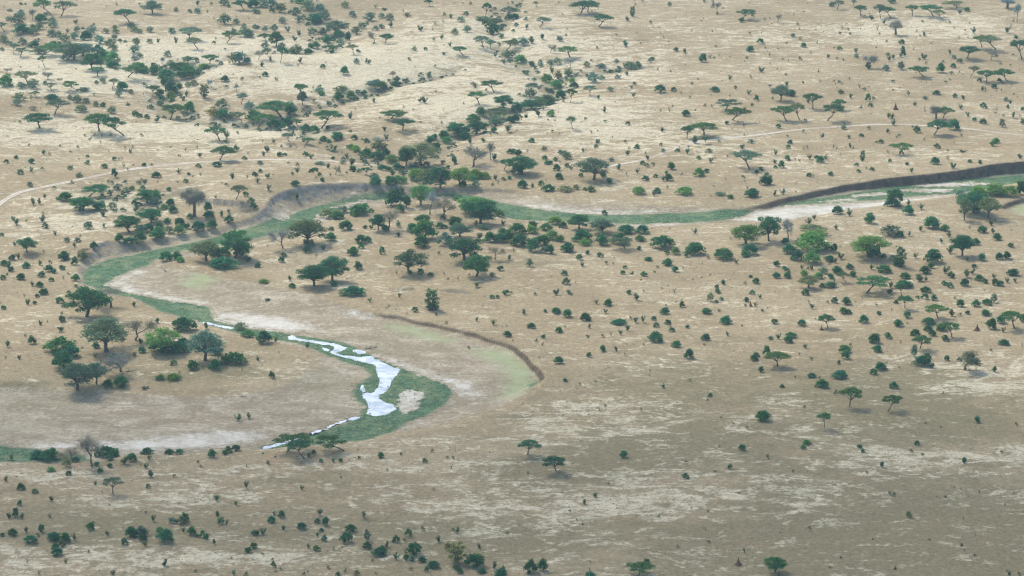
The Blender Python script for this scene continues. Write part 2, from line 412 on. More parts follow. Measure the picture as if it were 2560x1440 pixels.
    sandc = h.mul(h.mix(n5, (.53, .495, .405), (.72, .685, .60)), h.math('ADD', .74, h.math('MULTIPLY', n2, .52)))
    sf = h.step(h.math('ADD', sand, h.math('MULTIPLY', e, 1.6)), -3.0, 6.0)
    sf = h.math('MULTIPLY', sf, h.math('ADD', .48, h.math('MULTIPLY', h.step(h.math('ADD', n12, h.math('MULTIPLY', n5, .4)), .5, .85), .5)))
    c = h.mix(h.math('MULTIPLY', sf, inbed), c, sandc)
    gc = h.mix(h.step(n5, .35, .65), (.048, .112, .054), (.092, .178, .088))
    gc = h.mix(h.math('MULTIPLY', h.step(h.math('ADD', n12, h.math('MULTIPLY', n5, .5)), .70, .95), .65), gc, (.22, .25, .12))
    gc = h.mix(h.math('MULTIPLY', h.step(h.math('ADD', nf, h.math('MULTIPLY', n2, .6)), .82, 1.0), .6), gc, (.30, .27, .18))
    gc = h.mul(gc, h.math('ADD', .35, h.math('MULTIPLY', n2, 1.3)))
    sub = h.math('SUBTRACT', h.math('ADD', green, h.math('MULTIPLY', e, .8)), h.math('MULTIPLY', h.math('MAXIMUM', h.math('ADD', sand, h.math('ADD', 1.5, e)), 0.0), 6.0))
    c = h.mix(h.math('MULTIPLY', h.step(sub, -1.2, 1.2), inbed), c, gc)
    # bare earth on steep banks, soil tone darkened to paint in their shade
    sep = h.n('ShaderNodeSeparateXYZ'); h.l(geo.outputs['Normal'], sep.inputs[0])
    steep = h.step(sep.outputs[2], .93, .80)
    mz = h.n('ShaderNodeMapping'); h.l(pos, mz.inputs[0]); mz.inputs['Scale'].default_value = (.30, .30, .22)
    nb = h.noise(mz.outputs[0], 1.0, 6, .72, .6)
    sx = h.n('ShaderNodeSeparateXYZ'); h.l(pos, sx.inputs[0])
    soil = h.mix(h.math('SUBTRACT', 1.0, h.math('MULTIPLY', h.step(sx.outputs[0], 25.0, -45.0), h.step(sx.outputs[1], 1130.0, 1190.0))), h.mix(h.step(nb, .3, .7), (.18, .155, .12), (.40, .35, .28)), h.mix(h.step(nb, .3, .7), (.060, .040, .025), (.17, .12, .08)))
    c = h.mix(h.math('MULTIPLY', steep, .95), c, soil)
    bs = h.n('ShaderNodeBsdfPrincipled')
    h.l(c, bs.inputs['Base Color']); bs.inputs['Roughness'].default_value = .95; bs.inputs['Specular IOR Level'].default_value = .1
    bp = h.n('ShaderNodeBump'); bp.inputs['Strength'].default_value = .4; bp.inputs['Distance'].default_value = .3
    hh = h.math('ADD', h.math('MULTIPLY', n2, .7), h.math('MULTIPLY', nf, .5)); hh = h.math('ADD', hh, h.math('MULTIPLY', n5, .9))
    h.l(hh, bp.inputs['Height']); h.l(bp.outputs[0], bs.inputs['Normal'])
    o = h.n('ShaderNodeOutputMaterial'); h.l(bs.outputs[0], o.inputs[0])
    return m

def leaf_material():
    m, nt = nodes_of('leaves'); h = NT(nt)
    oi = h.n('ShaderNodeObjectInfo'); geo = h.n('ShaderNodeNewGeometry')
    r = geo.outputs['Random Per Island']
    c = h.mul(oi.outputs['Color'], h.math('ADD', .55, h.math('MULTIPLY', r, .95)))
    c = h.mix(h.step(r, .86, 1.0), c, h.mix(.4, c, (.22, .26, .09)))
    d = h.n('ShaderNodeBsdfDiffuse'); h.l(c, d.inputs[0])
    t = h.n('ShaderNodeBsdfTranslucent'); h.l(h.mul(h.mix(.25, c, (.22, .30, .05)), 1.9), t.inputs[0])
    mx = h.n('ShaderNodeMixShader'); mx.inputs[0].default_value = .34
    h.l(d.outputs[0], mx.inputs[1]); h.l(t.outputs[0], mx.inputs[2])
    o = h.n('ShaderNodeOutputMaterial'); h.l(mx.outputs[0], o.inputs[0])
    return m
def plain(name, a, b, scale, rough=.9, obj=False):
    m, nt = nodes_of(name); h = NT(nt)
    tc = h.n('ShaderNodeTexCoord')
    n = h.noise(tc.outputs['Object'], scale, 4, .65)
    c = h.mix(h.step(n, .3, .7), a, b)
    if obj:
        oi = h.n('ShaderNodeObjectInfo'); c2 = h.n('ShaderNodeMix', data_type='RGBA', blend_type='MULTIPLY')
        c2.inputs[0].default_value = 1; h.l(c, c2.inputs[6]); h.l(oi.outputs['Color'], c2.inputs[7]); c = c2.outputs[2]
    bs = h.n('ShaderNodeBsdfPrincipled'); h.l(c, bs.inputs['Base Color'])
    bs.inputs['Roughness'].default_value = rough; bs.inputs['Specular IOR Level'].default_value = .15
    bp = h.n('ShaderNodeBump'); bp.inputs['Strength'].default_value = .5; bp.inputs['Distance'].default_value = .05
    h.l(n, bp.inputs['Height']); h.l(bp.outputs[0], bs.inputs['Normal'])
    o = h.n('ShaderNodeOutputMaterial'); h.l(bs.outputs[0], o.inputs[0])
    return m
def water_material():
    m, nt = nodes_of('shallow_water'); h = NT(nt)
    geo = h.n('ShaderNodeNewGeometry'); n = h.noise(geo.outputs['Position'], .16, 3, .6)
    bs = h.n('ShaderNodeBsdfPrincipled')
    h.l(h.mix(h.step(n, .36, .60), (.38, .45, .50), (.66, .70, .72)), bs.inputs['Base Color'])   # sky reflection and white glints painted into the base colour
    bs.inputs['Roughness'].default_value = .2; bs.inputs['IOR'].default_value = 1.45; bs.inputs['Specular IOR Level'].default_value = 1.0
    bp = h.n('ShaderNodeBump'); bp.inputs['Strength'].default_value = .12; bp.inputs['Distance'].default_value = .1
    h.l(h.noise(geo.outputs['Position'], 2.5, 2), bp.inputs['Height']); h.l(bp.outputs[0], bs.inputs['Normal'])
    o = h.n('ShaderNodeOutputMaterial'); h.l(bs.outputs[0], o.inputs[0])
    return m
def track_material():
    m, nt = nodes_of('track_dust'); h = NT(nt)
    geo = h.n('ShaderNodeNewGeometry'); pos = geo.outputs['Position']
    uv = h.n('ShaderNodeUVMap'); sp = h.n('ShaderNodeSeparateXYZ'); h.l(uv.outputs[0], sp.inputs[0])
    n = h.noise(pos, .5, 3, .6); v = sp.outputs[1]
    d = h.math('ABSOLUTE', h.math('SUBTRACT', h.math('ABSOLUTE', h.math('SUBTRACT', v, .5)), .26))
    rut = h.step(h.math('ADD', d, h.math('MULTIPLY', h.math('SUBTRACT', n, .5), .12)), .22, .10)
    c = h.mix(rut, (.40, .33, .23), (.64, .58, .48))
    c = h.mul(c, h.math('ADD', .7, h.math('MULTIPLY', n, .6)))
    c = h.mix(h.math('MULTIPLY', h.step(h.noise(pos, .035, 3, .6), .42, .62), .75), c, (.39, .32, .21))
    bs = h.n('ShaderNodeBsdfPrincipled'); h.l(c, bs.inputs['Base Color']); bs.inputs['Roughness'].default_value = .95
    o = h.n('ShaderNodeOutputMaterial'); h.l(bs.outputs[0], o.inputs[0])
    return m
def straw_material():
    m, nt = nodes_of('dry_grass'); h = NT(nt)
    geo = h.n('ShaderNodeNewGeometry'); r = geo.outputs['Random Per Island']
    c = h.mix(r, (.15, .13, .075), (.36, .30, .19))
    d = h.n('ShaderNodeBsdfDiffuse'); h.l(c, d.inputs[0])
    o = h.n('ShaderNodeOutputMaterial'); h.l(d.outputs[0], o.inputs[0])
    return m
MAT_GROUND = ground_material(); MAT_LEAF = leaf_material()
MAT_BARK = plain('bark', (.10, .078, .058), (.20, .16, .125), 9.0, obj=True)
MAT_MOUND = plain('termite_earth', (.13, .055, .035), (.24, .12, .075), 6.0)
MAT_DEAD = plain('dead_wood', (.16, .14, .12), (.30, .27, .24), 6.0)
MAT_STRAW = straw_material()
MAT_WATER = water_material(); MAT_TRACK = track_material()

# ------------------------------------------------------------------ mesh helpers
def mesh_from(name, V, F, mats, smooth=False, fm=None):
    """F: (n,3) or (n,4) array, or a list of them"""
    me = bpy.data.meshes.new(name)
    Fs = [f for f in (F if isinstance(F, list) else [F]) if len(f)]
    V = np.asarray(V, np.float32)
    me.vertices.add(len(V)); me.vertices.foreach_set('co', V.ravel())
    tot = np.concatenate([np.full(len(f), f.shape[1], np.int32) for f in Fs])
    idx = np.concatenate([np.asarray(f, np.int32).ravel() for f in Fs])
    me.loops.add(len(idx)); me.loops.foreach_set('vertex_index', idx)
    me.polygons.add(len(tot))
    me.polygons.foreach_set('loop_start', np.concatenate([[0], np.cumsum(tot)[:-1]]).astype(np.int32))
    me.polygons.foreach_set('loop_total', tot)
    for m in mats: me.materials.append(m)
    if fm is not None: me.polygons.foreach_set('material_index', np.asarray(fm, np.int32))
    if smooth: me.polygons.foreach_set('use_smooth', np.ones(len(tot), bool))
    me.update(calc_edges=True)
    return me
def obj(name, me, parent=None, **props):
    o = bpy.data.objects.new(name, me); col.objects.link(o)
    if parent is not None: o.parent = parent
    for k, v in props.items(): o[k] = v
    return o
class MB:
    def __init__(s): s.V = []; s.Q = []; s.T = []; s.n = 0
    def add(s, V, Q=None, T=None):
        V = np.asarray(V, float).reshape(-1, 3)
        if Q is not None and len(Q): s.Q.append(np.asarray(Q).reshape(-1, 4) + s.n)
        if T is not None and len(T): s.T.append(np.asarray(T).reshape(-1, 3) + s.n)
        s.V.append(V); s.n += len(V)
    def tube(s, pts, rad, sides=6):
        pts = np.asarray(pts, float); k = len(pts)
        ring = []
        for i in range(k):
            d = pts[min(i + 1, k - 1)] - pts[max(i - 1, 0)]; d = d / (np.linalg.norm(d) + 1e-9)
            a = np.cross(d, (0.31, 0.17, 0.94)) if abs(d[2]) < .9 else np.cross(d, (1, 0, 0)); a /= np.linalg.norm(a) + 1e-9
            b = np.cross(d, a)
            th = np.arange(sides) / sides * 2 * math.pi
            ring.append(pts[i] + rad[i] * (np.cos(th)[:, None] * a + np.sin(th)[:, None] * b))
        Q = []
        for i in range(k - 1):
            for j in range(sides):
                j2 = (j + 1) % sides
                Q.append((i * sides + j, i * sides + j2, (i + 1) * sides + j2, (i + 1) * sides + j))
        T = [((k - 1) * sides, (k - 1) * sides + j, (k - 1) * sides + j + 1) for j in range(1, sides - 1)]
        s.add(np.concatenate(ring), Q, T)
    def leaves(s, C, N, size, r, aspect=.62):
        n = len(C)
        if not n: return
        N = N / (np.linalg.norm(N, axis=1, keepdims=True) + 1e-9)
        t = np.cross(N, r.normal(size=(n, 3))); t /= np.linalg.norm(t, axis=1, keepdims=True) + 1e-9
        b = np.cross(N, t)
        sz = (size * r.uniform(.6, 1.35, n))[:, None]
        V = np.stack([C - t * sz, C - b * sz * aspect, C + t * sz, C + b * sz * aspect], 1).reshape(-1, 3)
        s.add(V, np.arange(4 * n).reshape(n, 4))
    def blob(s, c, rad, n, size, r, low=-1.0, fill=.35, jit=.7):
        """leaf-sized faces through an ellipsoid, most of them near its skin"""
        d = r.normal(size=(n * 2, 3)); d /= np.linalg.norm(d, axis=1, keepdims=True)
        d = d[d[:, 2] > low][:n]
        k = r.random(len(d)) ** fill
        P = np.asarray(c) + d * k[:, None] * np.asarray(rad)
        N = d / np.asarray(rad) * min(rad) + r.normal(size=d.shape) * jit * .6
        s.leaves(P, N, size, r)
    def arrays(s):
        V = np.concatenate(s.V)
        F = []
        if s.Q: F.append(np.concatenate(s.Q))
        if s.T: F.append(np.concatenate(s.T))
        return V, F
    def build(s, name, mat, smooth=False):
        V, F = s.arrays()
        return mesh_from(name, V, F, [mat], smooth)
def bend(p0, p1, r, k=4, amp=.06, sag=0.0):
    p0 = np.asarray(p0, float); p1 = np.asarray(p1, float)
    L = np.linalg.norm(p1 - p0); out = []
    for i in range(k + 1):
        t = i / k
        p = p0 * (1 - t) + p1 * t
        if 0 < i < k: p = p + r.normal(size=3) * amp * L * .5
        p = p + np.array([0, 0, sag * L * math.sin(math.pi * t)])
        out.append(p)
    return np.array(out)

# ------------------------------------------------------------------ ground mesh
def build_ground():
    ny, nx = XX.shape
    V = np.stack([XX, YY, ZZ], 2).reshape(-1, 3)
    i = np.arange(ny * nx).reshape(ny, nx)
    Q = np.stack([i[:-1, :-1], i[:-1, 1:], i[1:, 1:], i[1:, :-1]], 2).reshape(-1, 4)
    me = mesh_from('ground', V, Q, [MAT_GROUND], True)
    for nm, a in (('pale', A_PALE), ('olive', A_OLIVE_AND_SHADE), ('bed', np.clip(RS - RW * .3, -40, 40)), ('green', A_GREEN), ('sand', A_SAND), ('lime', A_LIME), ('gully', np.minimum(GD, 60))):
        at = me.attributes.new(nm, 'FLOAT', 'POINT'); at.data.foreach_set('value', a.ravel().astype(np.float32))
    obj('ground', me, kind='structure')
build_ground()

# water: each pool a flat sheet with a ragged shore
def build_water():
    for P in WATER:
        pts = []
        n = len(P)
        for i in range(n):
            a, b = P[i], P[(i + 1) % n]
            L = np.linalg.norm(b - a); k = max(1, int(L / .6))
            for j in range(k):
                q = a + (b - a) * j / k
                nn = np.array([b[1] - a[1], a[0] - b[0]]) / (L + 1e-9)
                w = 1.5 * (N1(q[0] / 1.7 + 9, q[1] / 2.6) - .5) + 1.3 * (N2(q[0] * 1.3, q[1] * .9) - .5)
                pts.append(q + nn * (w * 1.1 - .55))
        import bmesh
        bm = bmesh.new()
        vs_ = [bm.verts.new((p[0], p[1], WATER_Z + .03)) for p in pts]
        f = bm.faces.new(vs_)
        bmesh.ops.triangulate(bm, faces=[f])
        bm.normal_update()
        for f in bm.faces:
            if f.normal.z < 0: f.normal_flip()
        me = bpy.data.meshes.new('river_water'); bm.to_mesh(me); bm.free()
        me.materials.append(MAT_WATER)
        obj('river_water', me, kind='structure')
build_water()

# dirt tracks
def build_track(px, width):
    P = [on_ground(x, y) for x, y in px]
    P = np.array([(float(p[0][0]), float(p[1][0])) for p in P])
    # smooth resample
    t = np.concatenate([[0], np.cumsum(np.linalg.norm(np.diff(P, axis=0), axis=1))])
    s = np.arange(0, t[-1], 1.0)
    X = np.interp(s, t, P[:, 0]); Y = np.interp(s, t, P[:, 1])
    ker = np.hanning(41); ker /= ker.sum()
    def sm(a): return np.convolve(np.pad(a, 20, mode='reflect', reflect_type='odd'), ker, 'valid')
    X, Y = sm(X), sm(Y)
    dx, dy = np.gradient(X), np.gradient(Y); L = np.hypot(dx, dy); nx_, ny_ = -dy / L, dx / L
    K = 6; V = []; uv = []
    for k in range(K + 1):
        o = (k / K - .5) * width
        x, y = X + nx_ * (o + .5 * (N3(s / 6, s * 0 + k) - .5)), Y + ny_ * o
        V.append(np.stack([x, y, ground_z(x, y) + (.10 if 0 < k < K else .05)], 1))
    V = np.stack(V, 1); n = len(s)
    i = np.arange(n * (K + 1)).reshape(n, K + 1)
    Q = np.stack([i[:-1, :-1], i[1:, :-1], i[1:, 1:], i[:-1, 1:]], 2).reshape(-1, 4)
    me = mesh_from('dirt_track', V.reshape(-1, 3), Q[:, ::-1], [MAT_TRACK], True)
    ul = me.uv_layers.new(name='UVMap')
    vi = np.zeros(len(me.loops), np.int32); me.loops.foreach_get('vertex_index', vi)
    ul.data.foreach_set('uv', np.stack([vi // (K + 1) / 10.0, vi % (K + 1) / K], 1).astype(np.float32).ravel())
    obj('dirt_track', me, kind='structure')
build_track([(-60,560),(-20,525),(0,508),(25,490),(60,477),(120,465),(220,445),(280,432),(350,420),(460,408),(560,402),(640,399),(700,399),(800,402),(860,406),(900,410),(945,414)], 3.2)
build_track([(1500,420),(1540,413),(1600,402),(1640,391),(1680,376),(1720,361),(1760,351),(1830,345),(1920,335),(2010,322),(2100,316),(2200,310),(2280,312),(2400,320),(2480,330),(2560,338),(2660,350)], 2.6)

